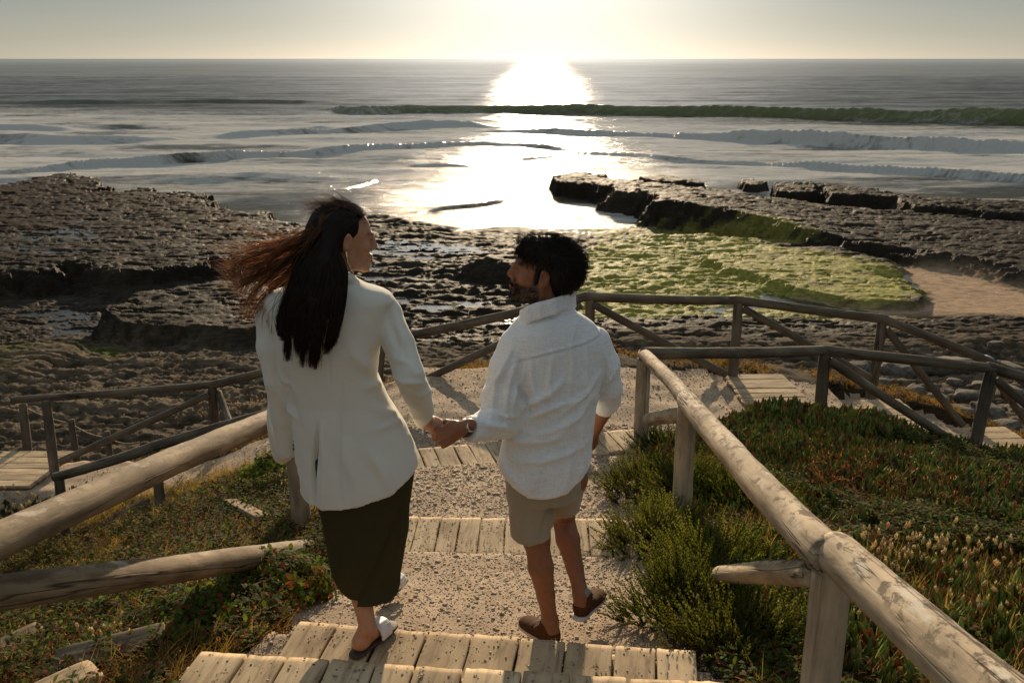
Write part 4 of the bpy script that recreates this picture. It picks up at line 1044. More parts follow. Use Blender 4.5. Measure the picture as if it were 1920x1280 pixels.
def qsphere(n):
    """cube sphere, n x n per face"""
    V = []; F = []
    for ax in range(3):
        for sg in (-1, 1):
            g = np.linspace(-1, 1, n + 1); A, B = np.meshgrid(g, g, indexing='ij'); c = np.ones_like(A) * sg
            q = [None] * 3; q[ax] = c; q[(ax + 1) % 3] = A if sg > 0 else B; q[(ax + 2) % 3] = B if sg > 0 else A
            o_ = len(V) and sum(len(v) for v in V); V.append(np.stack(q, -1).reshape(-1, 3))
            i = np.arange((n + 1) ** 2).reshape(n + 1, n + 1) + o_
            F.append(np.stack([i[:-1, :-1], i[1:, :-1], i[1:, 1:], i[:-1, 1:]], -1).reshape(-1, 4))
    V = np.concatenate(V); F = np.concatenate(F); key = np.round(V * 1000).astype(int)
    u, ix, inv = np.unique(key, axis=0, return_index=True, return_inverse=True)
    V = V[ix]; F = inv.ravel()[F]; V = V / np.linalg.norm(V, axis=1, keepdims=True); return V, F
QV, QF = qsphere(8)
m, t, b, o = new_mat("boulder_rock"); v = coords(t, (1, 1, 2.2)); n = noise_tex(t, 9, 7, .65, v); n2_ = noise_tex(t, 50, 4, .7, v)
c = ramp(t, [(.3, (.05, .041, .032)), (.5, (.11, .092, .072)), (.72, (.19, .16, .125))], n); t.links.new(c, b.inputs["Base Color"]); b.inputs["Roughness"].default_value = .9; b.inputs["Specular IOR Level"].default_value = .2
p = bump(t, b, n, .7, .03); bump(t, b, n2_, .5, .008, p); M_BOULD = m
def boulder(u, v, wpx, asp=.55, z0=1.3, seed=0):
    z = z0
    for _ in range(12):
        q = P(u, v, z=z); z = float(landz(np.array([q[0]]), np.array([q[1]]))[0])
    q = P(u, v, z=z + .05); zc = q[1] * CP + (CAMZ - q[2]) * SP; r = wpx / 2 * zc / FOC
    V = QV.copy(); s = seed * 3.7
    sq = np.sign(V) * np.abs(V) ** .6; V = sq * (1 + .30 * fbm(V[:, 0] * 1.3 + s, V[:, 1] * 1.3, V[:, 2] * 1.3, 3, 41)[:, None] + .05 * fbm(V[:, 0] * 5 + s, V[:, 1] * 5, V[:, 2] * 5, 2, 42)[:, None])
    V = V * [r, r * .8, r * asp]
    o = mesh_obj("boulder", V, QF, M_BOULD, smooth=False); o.location = (q[0], q[1], z + r * asp * .35); o.rotation_euler = (random.uniform(-.2, .2), random.uniform(-.2, .2), random.uniform(0, 6))
    return o
BL = [(1688, 700, 72, .5), (1640, 686, 46, .5), (1770, 690, 110, .35), (1715, 735, 40, .6), (1745, 728, 34, .6), (1790, 716, 30, .55), (1812, 742, 44, .5), (1668, 742, 50, .45), (1760, 752, 42, .6), (1700, 752, 34, .6),
      (1868, 645, 26, .6), (1866, 688, 34, .55), (1892, 690, 60, .35), (1850, 772, 60, .5), (1895, 735, 60, .4), (1800, 775, 50, .5), (1610, 690, 40, .5), (1905, 770, 44, .5), (1742, 668, 30, .5), (1885, 800, 50, .5),
      (1836, 722, 34, .5), (1655, 716, 30, .6), (1728, 708, 26, .6), (1560, 690, 30, .5), (1925, 715, 40, .5), (1780, 735, 26, .6), (1840, 748, 28, .6), (1595, 706, 26, .6)]
BNAMES = {0: "large grey boulder just right of the far fence's middle post", 2: "long flat-topped pale boulder under the sloping far rail", 10: "small round boulder in the dark gap by the right photo edge"}
for i, (u, v, w_, asp) in enumerate(BL):
    bo = boulder(u, v, w_, asp, seed=i)
    tag(bo, BNAMES.get(i, "grey rounded boulder in the heap of stones below the right flight of steps"), "boulder", "boulders heaped below the right flight of steps")
gl = boulder(1850, 672, 22, .6, seed=77); gl.name = "white_bag"; gl.data.materials.clear()
m, t, b, o = new_mat("white_plastic"); b.inputs["Base Color"].default_value = (.62, .66, .68, 1); n = noise_tex(t, 20, 4, .6, coords(t)); bump(t, b, n, .8, .03); gl.data.materials.append(m)
tag(gl, "small crumpled white bag lying on the rocks beyond the far rail", "bag")
# ================================================================== bodies: distance fields turned into one skin
class Field:
    def __init__(s, lo, hi, h):
        s.h = h; s.lo = np.array(lo, float); s.n = (np.ceil((np.array(hi) - s.lo) / h).astype(int) + 1)
        s.f = np.full(s.n, .06, np.float32); s.ax = [s.lo[i] + h * np.arange(s.n[i]) for i in range(3)]
    def box(s, lo, hi):
        a = np.clip(np.floor((np.array(lo) - s.lo) / s.h).astype(int), 0, s.n - 1); b = np.clip(np.ceil((np.array(hi) - s.lo) / s.h).astype(int) + 1, 1, s.n)
        sl = tuple(slice(a[i], b[i]) for i in range(3))
        return sl, np.meshgrid(*[s.ax[i][sl[i]] for i in range(3)], indexing='ij', sparse=True)
    def add(s, fn, lo, hi, k=.01, op='u'):
        pad = .03 + k; sl, g = s.box(np.array(lo) - pad, np.array(hi) + pad)
        if min(s.f[sl].shape) == 0: return
        d = fn(*g); f = s.f[sl]
        if op == 'u':
            h_ = np.clip(.5 + .5 * (f - d) / k, 0, 1); s.f[sl] = f * (1 - h_) + d * h_ - k * h_ * (1 - h_)
        elif op == 's':
            h_ = np.clip(.5 - .5 * (f + d) / k, 0, 1); s.f[sl] = f * (1 - h_) - d * h_ + k * h_ * (1 - h_)
        elif op == 'i':
            s.f[sl] = np.maximum(f, d)
    def cone(s, a, b, ra, rb, k=.01, op='u'):
        a = np.array(a, float); b = np.array(b, float); ab = b - a; L2 = ab @ ab + 1e-12
        def fn(x, y, z):
            t = np.clip(((x - a[0]) * ab[0] + (y - a[1]) * ab[1] + (z - a[2]) * ab[2]) / L2, 0, 1)
            return np.sqrt((x - a[0] - ab[0] * t) ** 2 + (y - a[1] - ab[1] * t) ** 2 + (z - a[2] - ab[2] * t) ** 2) - (ra + (rb - ra) * t)
        r = max(ra, rb); s.add(fn, np.minimum(a, b) - r, np.maximum(a, b) + r, k, op)
    def chain(s, pts, rs, k=.01, op='u'):
        for i in range(len(pts) - 1): s.cone(pts[i], pts[i + 1], rs[i], rs[i + 1], k, op)
    def ell(s, c, r, M=None, k=.01, op='u'):
        c = np.array(c, float); r = np.array(r, float); M = np.eye(3) if M is None else np.array(M)     # columns = axes
        def fn(x, y, z):
            q = [((x - c[0]) * M[0, i] + (y - c[1]) * M[1, i] + (z - c[2]) * M[2, i]) for i in range(3)]
            k0 = np.sqrt(sum((q[i] / r[i]) ** 2 for i in range(3))); k1 = np.sqrt(sum((q[i] / r[i] ** 2) ** 2 for i in range(3)))
            return k0 * (k0 - 1) / (k1 + 1e-9)
        R_ = r.max(); s.add(fn, c - R_, c + R_, k, op)
    def column(s, rows, k=.02, n=2.4, op='u', caps=.02):
        """rows: z, cx, cy, half width, half depth, yaw"""
        rows = np.array(sorted(rows), float); zz = rows[:, 0]
        def it(z, j):      # smooth interpolation
            zf = np.asarray(z); return np.interp(zf, zz, rows[:, j])
        def fn(x, y, z):
            cx, cy, a, b, yw = (it(z, j) for j in range(1, 6)); c_, s_ = np.cos(yw), np.sin(yw)
            X = (x - cx) * c_ + (y - cy) * s_; Y = -(x - cx) * s_ + (y - cy) * c_
            q = (np.abs(X / a) ** n + np.abs(Y / b) ** n) ** (1 / n)
            d = (q - 1) * np.minimum(a, b) * .92
            return np.maximum(d, np.maximum(z - zz[-1], zz[0] - z))
        m = rows[:, 3].max() + .02
        s.add(fn, (rows[:, 1].min() - m, rows[:, 2].min() - m, zz[0]), (rows[:, 1].max() + m, rows[:, 2].max() + m, zz[-1]), k, op)
    def mesh(s):
        f = s.f; S = f < 0; h = s.h
        nx, ny, nz_ = f.shape
        cnt = np.zeros((nx - 1, ny - 1, nz_ - 1), np.int8)
        for i in (0, 1):
            for j in (0, 1):
                for k in (0, 1): cnt += S[i:nx - 1 + i, j:ny - 1 + j, k:nz_ - 1 + k]
        act = (cnt > 0) & (cnt < 8); I = np.argwhere(act); idx = np.full(act.shape, -1, np.int32); idx[act] = np.arange(len(I))
        acc = np.zeros((len(I), 3)); num = np.zeros(len(I))
        cor = [(i, j, k) for i in (0, 1) for j in (0, 1) for k in (0, 1)]
        val = {c: f[I[:, 0] + c[0], I[:, 1] + c[1], I[:, 2] + c[2]].astype(float) for c in cor}
        for a in cor:
            for ax in range(3):
                if a[ax]: continue
                b = list(a); b[ax] = 1; b = tuple(b); va, vb = val[a], val[b]; m = (va < 0) != (vb < 0)
                t = np.where(m, va / np.where(m, va - vb, 1), 0); p = np.array(a, float)[None].repeat(len(I), 0); p[:, ax] += t
                acc += p * m[:, None]; num += m
        V = s.lo + h * (I + acc / num[:, None])
        Fs = []
        for ax in range(3):
            o1, o2 = [q for q in range(3) if q != ax]
            A = S[tuple(slice(0, -1) if q == ax else slice(1, -1) for q in range(3))]; B = S[tuple(slice(1, None) if q == ax else slice(1, -1) for q in range(3))]
            E = np.argwhere(A != B); sg = A[E[:, 0], E[:, 1], E[:, 2]]
            base = E.copy(); base[:, o1] += 1; base[:, o2] += 1
            def cell(d1, d2):
                q = base.copy(); q[:, o1] -= d1; q[:, o2] -= d2; return idx[q[:, 0], q[:, 1], q[:, 2]]
            Q = np.stack([cell(1, 1), cell(0, 1), cell(0, 0), cell(1, 0)], -1)
            fl = sg if ax != 1 else ~sg
            Q[~fl] = Q[~fl][:, ::-1]; Fs.append(Q)
        F = np.concatenate(Fs); return V, F[(F >= 0).all(1)]
def smooth_mesh(V, F, it=2, lam=.5):
    e = np.concatenate([F[:, [0, 1]], F[:, [1, 2]], F[:, [2, 3]], F[:, [3, 0]]]); n = len(V)
    deg = np.bincount(e.ravel(), minlength=n).astype(float)
    for _ in range(it):
        acc = np.stack([np.bincount(e[:, 0], V[e[:, 1], k], n) + np.bincount(e[:, 1], V[e[:, 0], k], n) for k in range(3)], -1)
        V = V + lam * (acc / deg[:, None] - V)
    return V
def normals(V, F):
    a = V[F[:, 2]] - V[F[:, 0]]; b = V[F[:, 3]] - V[F[:, 1]]; c = np.cross(a, b); N = np.stack([np.bincount(F.ravel(), np.repeat(c[:, k], 4), len(V)) for k in range(3)], -1)
    return N / (np.linalg.norm(N, axis=1, keepdims=True) + 1e-12)
def frame(fwd, up=(0, 0, 1)):
    """columns: right, forward, up"""
    f = np.array(fwd, float); f /= np.linalg.norm(f); r = np.cross(f, up); r /= np.linalg.norm(r); u = np.cross(r, f)
    return np.stack([r, f, u], -1)

def add_head(F_, c, M, s=1.0, male=False):
    """c: head centre; M: columns right, forward, up"""
    c = np.array(c)
    L = lambda p: c + M @ (np.array(p, float) * s)
    E = lambda p, r, k=.01, op='u', R_=None: F_.ell(L(p), np.array(r) * s, M if R_ is None else M @ R_, k, op)
    K = lambda a, b, ra, rb, k=.01, op='u': F_.cone(L(a), L(b), ra * s, rb * s, k, op)
    E((0, -.012, .028), (.074, .094, .086)); E((0, .03, .02), (.062, .062, .07), .02)
    E((0, .036, -.035), (.055, .052, .075), .02)
    jw = .052 if male else .047
    K((-jw, .002, -.060), (-.012, .078, -.098), .020, .015, .018); K((jw, .002, -.060), (.012, .078, -.098), .020, .015, .018)
    K((-jw, .0, -.03), (-jw, .0, -.065), .022, .018, .02); K((jw, .0, -.03), (jw, .0, -.065), .022, .018, .02)
    E((0, .082, -.096), (.018 if male else .015, .015, .014), .012)
    for q in (-1, 1):
        E((q * .040, .062, -.022), (.020, .022, .020), .016)                    # cheek
        E((q * .030, .0955, .006), (.019, .012, .0135), .012, 's')               # eye socket
        E((q * .030, .0795, .006), (.0125, .0125, .0125), .003)                  # eyeball
        K((q * .018, .090, .0125), (q * .044, .080, .010), .0035, .003, .004)    # upper lid
        E((q * .028, .086, .024), (.024, .010, .008), .010)                      # brow
        # ear
        Re = np.array(Matrix.Rotation(q * -.35, 3, 'Z')) @ np.array(Matrix.Rotation(-.2, 3, 'X'))
        E((q * .080, -.006, -.002), (.0085, .0190, .0325), .004, 'u', Re)
        E((q * .0905, -.003, .003), (.0080, .0115, .020), .003, 's', Re)
        K((q * .083, .010, -.008), (q * .083, .007, -.018), .0045, .004, .003)
    E((0, .095, -.016), (.0105, .017, .022), .008); K((0, .091, .026), (0, .100, .004), .0085, .0080, .008); K((0, .096, .014), (0, .1135, -.024), .0078, .0088, .008); E((0, .106, -.030), (.0085, .009, .007), .005)
    for q in (-1, 1): E((q * .011, .099, -.0315), (.0068, .009, .0065), .004)
    E((0, .090, -.057), (.026, .012, .012), .010)
    E((0, .100, -.0545), (.0215, .0075, .0045), .003); E((0, .098, -.0655), (.019, .0080, .0052), .003)
    if male: E((0, .0955, -.0445), (.024, .0095, .0075), .006)
    K((-.024, .1010, -.0600), (.024, .1010, -.0600), .0014, .0014, .002, 's')
    E((0, .084, -.078), (.020, .012, .012), .010)
    return L
def head_color(V, c, M, s, base, lips, male=False):
    q = (V - np.array(c)) @ M / s; C = np.tile(np.array(base, float), (len(V), 1))
    x, y, z = q.T
    near_ = (np.abs(x) < .1) & (y > .0) & (np.abs(z) < .14)
    def put(m, col):
        m = np.clip(m, 0, 1)[:, None]; return C * (1 - m) + np.array(col) * m
    lip = np.exp(-(x / .021) ** 4 - ((z + .0600) / .0095) ** 4) * (y > .088) * near_
    C = put(lip * .8, lips)
    for e in (-1, 1):
        d = np.sqrt((x - e * .030) ** 2 + ((z - .006) * 1.3) ** 2); C = put((d < .0115) * (y > .082) * near_ * .8, (.13, .10, .08)); C = put((d < .006) * (y > .084) * near_, (.03, .02, .012))
        C = put(np.exp(-((x - e * .031) / .021) ** 4 - ((z - .0275 + 8 * (np.abs(x) - .03) ** 2) / (.0055 if male else .004)) ** 2) * (y > .05) * near_ * .92, (.02, .013, .008))
        C = put(np.exp(-((x - e * .042) / .02) ** 2 - ((z + .03) / .02) ** 2) * near_ * .25, (.42, .16, .10))
    if male:   # beard: jaw, chin, moustache
        jaw = ss(-.034, -.050, z + .12 * (.05 - np.abs(x))) * ss(-.012, .012, y) * ss(-.135, -.12, z)
        must = np.exp(-(x / .028) ** 4 - ((z + .045) / .007) ** 2) * (y > .08)
        m = np.maximum(jaw * .95, must * .97) * (1 - lip) * (1 - np.exp(-((np.abs(x) - .035) / .015) ** 2 - ((z + .03) / .016) ** 2) * .7)
        m = m * (.85 + .3 * vnoise(x * 300, y * 300, z * 300, 5)); C = put(m * (np.abs(x) < .1), (.030, .018, .012))
        side = np.exp(-((y - .022) / .012) ** 4) * (z < .01) * (z > -.06) * (np.abs(x) > .04); C = put(side * .85, (.02, .013, .009))
    return C
def add_hand(F_, w, X, Z, left, s=1.0, curl=(.35, .35, .4, .45), thumb=(.6, .25), spread=.06, tdown=.3):
    """w wrist point, X towards the fingers, Z out of the back of the hand; curl radians per joint"""
    X = np.array(X, float); X /= np.linalg.norm(X); Z = np.array(Z, float); Z -= X * (Z @ X); Z /= np.linalg.norm(Z)
    Y = np.cross(Z, X) * (-1 if left else 1)               # thumb side
    if True: pass
    w = np.array(w, float); L = lambda p: w + (X * p[0] + Y * p[1] + Z * p[2]) * s
    M = np.stack([X, Y, Z], -1)
    F_.ell(L((.045, .002, -.004)), np.array((.050, .036, .014)) * s, M, .010)
    F_.ell(L((.030, .022, -.012)), np.array((.032, .016, .014)) * s, M, .010)
    F_.cone(L((-.03, 0, 0)), L((.02, 0, -.002)), .024 * s, .022 * s, .014)
    for i in range(4):
        y0 = (.030, .0105, -.010, -.029)[i]; x0 = (.086, .091, .087, .079)[i]; ln = (.073, .082, .076, .060)[i]; r = (.0092, .0095, .0090, .0080)[i]
        p = L((x0 - .03, y0 * .8, -.001)); b = L((x0, y0, -.002)); F_.cone(p, b, r * s * 1.05, r * s * 1.1, .005)
        an = 0.0; sp = spread * (1.5 - i)
        for j, fr in enumerate((.46, .30, .24)):
            an += curl[i] * (1.0, 1.25, .8)[j]
            d = X * math.cos(an) * math.cos(sp) + Y * math.sin(sp) - Z * math.sin(an)
            e = b + d * ln * fr * s; F_.cone(b, e, r * s * (1.0 - .09 * j), r * s * (.92 - .10 * j), .0025); b = e
    b = L((.018, .026, -.008)); a1, a2 = thumb
    d1 = X * math.cos(a1) + Y * math.sin(a1) - Z * tdown; d1 /= np.linalg.norm(d1); e = b + d1 * .042 * s; F_.cone(b, e, .013 * s, .0105 * s, .006)
    d2 = X * math.cos(a2) + Y * math.sin(a2) - Z * tdown; d2 /= np.linalg.norm(d2); g = e + d2 * .030 * s; F_.cone(e, g, .0108 * s, .0095 * s, .003); F_.cone(g, g + d2 * .022 * s, .0098 * s, .0078 * s, .003)
    return L

# --- materials
def mat_skin(name):
    m, t, b, o = new_mat(name); c = vcol(t); n = noise_tex(t, 45, 5, .6, coords(t)); n2_ = noise_tex(t, 400, 3, .6, coords(t))
    t.links.new(mixc(t, 1., c, ramp(t, [(.3, (.88, .86, .85)), (.7, (1.1, 1.08, 1.07))], n), 'MULTIPLY'), b.inputs["Base Color"]); b.inputs["Roughness"].default_value = .5
    b.inputs["Subsurface Weight"].default_value = .25; b.inputs["Subsurface Radius"].default_value = (.02, .008, .004); b.inputs["Subsurface Scale"].default_value = .25
    b.inputs["Specular IOR Level"].default_value = .35
    p = bump(t, b, n, .25, .003); bump(t, b, n2_, .3, .0006, p); return m
def mat_cloth(name, col, weave=900, wstr=.25, rough=.85, trans=0.0, var=.06, slub=False, sheer=None):
    m, t, b, o = new_mat(name); v = coords(t)
    n = noise_tex(t, 7, 4, .6, v); k = ramp(t, [(.3, tuple(1 - var for _ in range(3))), (.7, tuple(1 + var for _ in range(3)))], n)
    c = mixc(t, 1., col, k, 'MULTIPLY')
    wv = noise_tex(t, weave, 2, .5, v)
    if slub:
        s1 = noise_tex(t, 1.0, 3, .6, coords(t, (420, 420, 22))); s2 = noise_tex(t, 1.0, 3, .6, coords(t, (26, 26, 480)))
        sl = math_n(t, 'ADD', s1, s2); c = mixc(t, 1., c, ramp(t, [(.75, (.86, .86, .86)), (1.0, (1, 1, 1)), (1.25, (1.1, 1.1, 1.1))], math_n(t, 'MULTIPLY', sl, 1.0)), 'MULTIPLY')
    t.links.new(c, b.inputs["Base Color"]); b.inputs["Roughness"].default_value = rough; b.inputs["Specular IOR Level"].default_value = .2
    b.inputs["Sheen Weight"].default_value = .25; b.inputs["Sheen Roughness"].default_value = .5
    if trans: 
        b.inputs["Subsurface Weight"].default_value = trans; b.inputs["Subsurface Radius"].default_value = (.05, .04, .03); b.inputs["Subsurface Scale"].default_value = 1.0
    p = bump(t, b, n, .15, .01); p = bump(t, b, wv, wstr, .0012, p)
    if slub: bump(t, b, sl, .25, .0015, p)
    return m
def mat_hair(name, dark, lit, trans=.35):
    m, t, b, o = new_mat(name); c = vcol(t); t.links.new(c, b.inputs["Base Color"])
    b.inputs["Roughness"].default_value = .42; b.inputs["Specular IOR Level"].default_value = .22
    tr = t.nodes.new("ShaderNodeBsdfTranslucent"); t.links.new(mixc(t, 1., c, lit, 'MULTIPLY'), tr.inputs["Color"])
    ms = t.nodes.new("ShaderNodeMixShader"); ms.inputs[0].default_value = trans
    t.links.new(b.outputs[0], ms.inputs[1]); t.links.new(tr.outputs[0], ms.inputs[2]); t.links.new(ms.outputs[0], o.inputs["Surface"]); return m
def body_obj(name, F_, mat, parent, colf=None, disp=None, it=2, after=None):
    V, Fq = F_.mesh(); V = smooth_mesh(V, Fq, it)
    if disp is not None: N = normals(V, Fq); V = V + N * disp(V, N)[:, None]; V = smooth_mesh(V, Fq, 1, .4)
    C = colf(V) if colf else None
    o = mesh_obj(name, V - np.array(parent.location), Fq, mat, parent, color=C); return o, V, Fq
def folds(V, N, F_list, side=-1):
    """soft cloth ridges: (u1,v1,u2,v2, zc, width, height) drawn on the side facing -y (side=-1)"""
    d = np.zeros(len(V)); m = ss(.15, -.35, N[:, 1] * (1 if side < 0 else -1))
    for (u1, v1, u2, v2, zc, w_, h_) in F_list:
        a = np.array(P(u1, v1, zc=zc)); b = np.array(P(u2, v2, zc=zc)); e = np.array([b[0] - a[0], b[2] - a[2]]); L = np.hypot(*e) + 1e-9
        q = np.stack([V[:, 0] - a[0], V[:, 2] - a[2]], -1); t = (q @ e) / L ** 2; tc_ = np.clip(t, 0, 1)
        bend = .012 * np.sin(tc_ * 3.1 + u1)
        pr = (q[:, 0] * e[1] - q[:, 1] * e[0]) / L - bend; out_ = np.abs(t - tc_) * L
        d += h_ * m * np.exp(-(pr / w_) ** 2) * np.exp(-(out_ / .03) ** 2) * (.35 + .65 * np.sin(np.pi * (.1 + .8 * tc_)))
    return d
# strands as thin 3-sided tubes ------------------------------------------------
def strands(paths, r0, r1, col, rng, k=3):
    """paths (N, S, 3)"""
    N, S, _ = paths.shape; T = np.gradient(paths, axis=1); T /= np.linalg.norm(T, axis=2, keepdims=True) + 1e-9
    ref = np.tile(np.array([.31, .83, .46]), (N, S, 1)); A = np.cross(T, ref); A /= np.linalg.norm(A, axis=2, keepdims=True) + 1e-9; B = np.cross(T, A)
    t = np.linspace(0, 1, S)[None, :, None]; r = (np.asarray(r0).reshape(-1, 1, 1) * (1 - t ** 2) + r1 * t ** 2)
    V = np.stack([paths + r * (math.cos(2 * math.pi * j / k) * A + math.sin(2 * math.pi * j / k) * B) for j in range(k)], 2)      # N,S,k,3
    i = np.arange(N * S * k).reshape(N, S, k); j = np.roll(i, -1, axis=2)
    F = np.stack([i[:, :-1], j[:, :-1], j[:, 1:], i[:, 1:]], -1).reshape(-1, 4)
    C = np.broadcast_to(col[:, None, None, :], (N, S, k, 3)).reshape(-1, 3)
    return V.reshape(-1, 3), F, C
def spline(P_, S):
    """P_ (N, M, 3) control points -> smooth (N, S, 3)"""
    N, M_, _ = P_.shape; Q = np.concatenate([2 * P_[:, :1] - P_[:, 1:2], P_, 2 * P_[:, -1:] - P_[:, -2:-1]], 1)
    t = np.linspace(0, M_ - 1 - 1e-6, S); i = t.astype(int); f = (t - i)[None, :, None]
    p0, p1, p2, p3 = Q[:, i], Q[:, i + 1], Q[:, i + 2], Q[:, i + 3]
    return .5 * (2 * p1 + (p2 - p0) * f + (2 * p0 - 5 * p1 + 4 * p2 - p3) * f ** 2 + (3 * p1 - p0 - 3 * p2 + p3) * f ** 3)
M_SKINW = mat_skin("skin_fair"); M_SKINM = mat_skin("skin_tan")
def rowsf(lst, y):      # (v, uL, uR, half depth, centre y offset, yaw)
    out = []
    for v, ul, ur, b, dy, yw in lst:
        p = P(ul, v, y=y); q = P(ur, v, y=y); out.append(((p[2] + q[2]) / 2, (p[0] + q[0]) / 2, y + dy, (q[0] - p[0]) / 2, b, yw))
    return out
A3 = lambda *a, **k: np.array(P(*a, **k))
# ------------------------------------------------------------------ the woman
W = empty("person", (-.53, 3.25, 4.905))
tag(W, "woman with long wind-blown dark hair, cream blazer and olive skirt, holding the man's hand", "person", "couple walking hand in hand down the steps")
HW = np.array([-.556, 3.245, 6.432]); MW = frame((math.cos(R(22)), math.sin(R(22)), -.10)); SW = .97
f = Field((-1.02, 2.95, 4.88), (-.10, 4.15, 6.62), .0042)
LW = add_head(f, HW, MW, SW)
nb = A3(608, 545, y=3.215)
f.cone(LW((0, -.025, -.055)), nb, .047, .056, .025)
f.cone(nb, A3(615, 620, y=3.22), .058, .10, .03)
f.column(rowsf([(560, 520, 712, .08, .0, 0), (640, 528, 705, .095, 0, 0), (720, 545, 700, .09, .02, 0), (800, 555, 730, .10, .03, 0), (870, 560, 760, .11, .03, 0)], 3.22), k=.03)
shR, elR, wrR = A3(722, 585, y=3.25), A3(767, 702, y=3.14), A3(800, 789, y=3.37)
shL, elL, wrL = A3(507, 590, y=3.25), A3(522, 712, y=3.20), A3(548, 838, y=3.30)
f.chain([shR, elR, wrR], [.045, .036, .024], .02); f.chain([shL, elL, wrL], [.045, .036, .024], .02)
# her hand: back of the hand up and towards the viewer, fingers closed round his palm
XW = (.80, .10, -.52); add_hand(f, wrR + np.array([.004, .0, -.004]), XW, (.25, -.75, .62), False, .90, (.55, .6, .65, .7), (.35, -.1), .03, .35)
add_hand(f, wrL, (.30, .55, -.78), (-.8, -.4, -.1), True, .90, (.25, .3, .35, .4), (.5, .2), .04)
hipc = A3(668, 890, y=3.24)
anA, anB = A3(690, 1178, y=3.21), A3(722, 1122, z=4.67) + np.array([.0, .045, .085])
hpA, hpB = np.array([hipc[0] - .075, 3.23, 5.72]), np.array([hipc[0] + .075, 3.25, 5.72])
knA, knB = np.array([-.60, 3.33, 5.33]), np.array([-.50, 3.62, 5.33])
for hp, kn, an in ((hpA, knA, anA), (hpB, knB, anB)):
    f.chain([hp, (hp + kn) / 2, kn], [.085, .070, .052], .02)
    ca = kn + (an - kn) * .32 + np.array([0, -.012, 0]); f.chain([kn, ca, kn + (an - kn) * .7, an], [.048, .050, .036, .030], .012)
f.cone(hpA, hpB, .09, .09, .04); f.cone(hipc + [0, 0, .03], (hpA + hpB) / 2 + [0, 0, -.02], .12, .10, .04)
def bare_foot(f, an, heel, toe, s=1.0):
    heel = np.array(heel); toe = np.array(toe); d = toe - heel; d /= np.linalg.norm(d); up = np.array([0, 0, 1.]); sd_ = np.cross(d, up)
    f.ell(heel + d * .030 + up * .022, (.030, .034, .026), frame(d), .012); f.cone(an, heel + d * .045 + up * .040, .028, .028, .02)
    f.cone(heel + d * .03 + up * .028, heel + d * .15 + up * .018, .027, .024, .015); f.cone(heel + d * .05 + up * .045, heel + d * .15 + up * .022, .022, .020, .02)
    f.ell(heel + d * .155 + up * .014, (.040, .035, .014), frame(d), .012)
    for i, (lat, ln, r) in enumerate(((-.026, .050, .0115), (-.008, .050, .0082), (.006, .044, .0078), (.019, .036, .0074), (.030, .027, .007))):
        a = heel + d * .165 + sd_ * lat * .95 * s + up * .011; f.chain([a, a + d * ln * .6 + up * .001, a + d * ln - up * .003], [r, r, r * .85], .003)
heA, toA = A3(668, 1230, y=3.175), A3(729, 1190, y=3.36); heA[2] = toA[2] = 4.925
heB, toB = A3(722, 1122, z=4.67), A3(722, 1122, z=4.67) + np.array([.05, .22, -.012])
bare_foot(f, anA, heA, toA, 1.0); bare_foot(f, anB, heB, toB, 1.0)
skin_w = (.42, .215, .125)
def wcol(V):
    C = head_color(V, HW, MW, SW, skin_w, (.42, .12, .10))
    return C
body_obj("body", f, M_SKINW, W, wcol, it=1); del f
# sandals
m, t, b, o = new_mat("sandal_sole"); b.inputs["Base Color"].default_value = (.035, .022, .016, 1); b.inputs["Roughness"].default_value = .7; bump(t, b, noise_tex(t, 120, 3, .6, coords(t)), .3, .002); M_SOLE = m
m, t, b, o = new_mat("white_leather"); n = noise_tex(t, 60, 4, .6, coords(t)); t.links.new(ramp(t, [(.3, (.62, .60, .57)), (.7, (.74, .72, .69))], n), b.inputs["Base Color"]); b.inputs["Roughness"].default_value = .45; bump(t, b, n, .3, .002); M_STRAP = m
m, t, b, o = new_mat("gold"); b.inputs["Base Color"].default_value = (.75, .52, .22, 1); b.inputs["Metallic"].default_value = 1; b.inputs["Roughness"].default_value = .3; M_GOLD = m
for heel, toe in ((heA, toA), (heB, toB)):
    d = (toe - heel) / np.linalg.norm(toe - heel); sdv = np.cross(d, [0, 0, 1.]); c = (heel + d * .11)
    g = Field(c - [.19, .19, .05], c + [.19, .19, .10], .004)
    for a0, r_ in ((.02, .034), (.07, .033), (.12, .037), (.17, .043), (.20, .040)):
        q = heel + d * a0 - np.array([0, 0, .008]); g.ell(q, (r_, .05, .0085), frame(d), .006)
    body_obj("sandal_sole", g, M_SOLE, W)
    g = Field(c - [.19, .19, .05], c + [.19, .19, .10], .004)
    for off, rr in ((.110, .012), (.122, .012), (.134, .012), (.146, .012), (.158, .012), (.170, .010)):
        pts = []
        for k in range(9):
            a = math.pi * k / 8; pts.append(heel + d * (off + .004 * math.sin(a)) + sdv * (.040 + .002) * math.cos(a) + np.array([0, 0, .000 + (.052 - .10 * (off - .115)) * math.sin(a) ** .8]))
        g.chain(pts, [rr * .38] * 9, .010)
    body_obj("sandal_strap", g, M_STRAP, W)
# earring
ea = LW((.080, -.006, -.034)); pts = [ea, ea + [.002, -.006, -.014], ea + [.004, -.008, -.030], ea + [.013, -.010, -.050], ea + [.022, -.010, -.066]]
g = Field(ea - [.04, .04, .09], ea + [.05, .04, .02], .0022); g.chain(pts, [.0042, .0038, .0026, .0022, .0026], .002); body_obj("earring", g, M_GOLD, W, it=0)
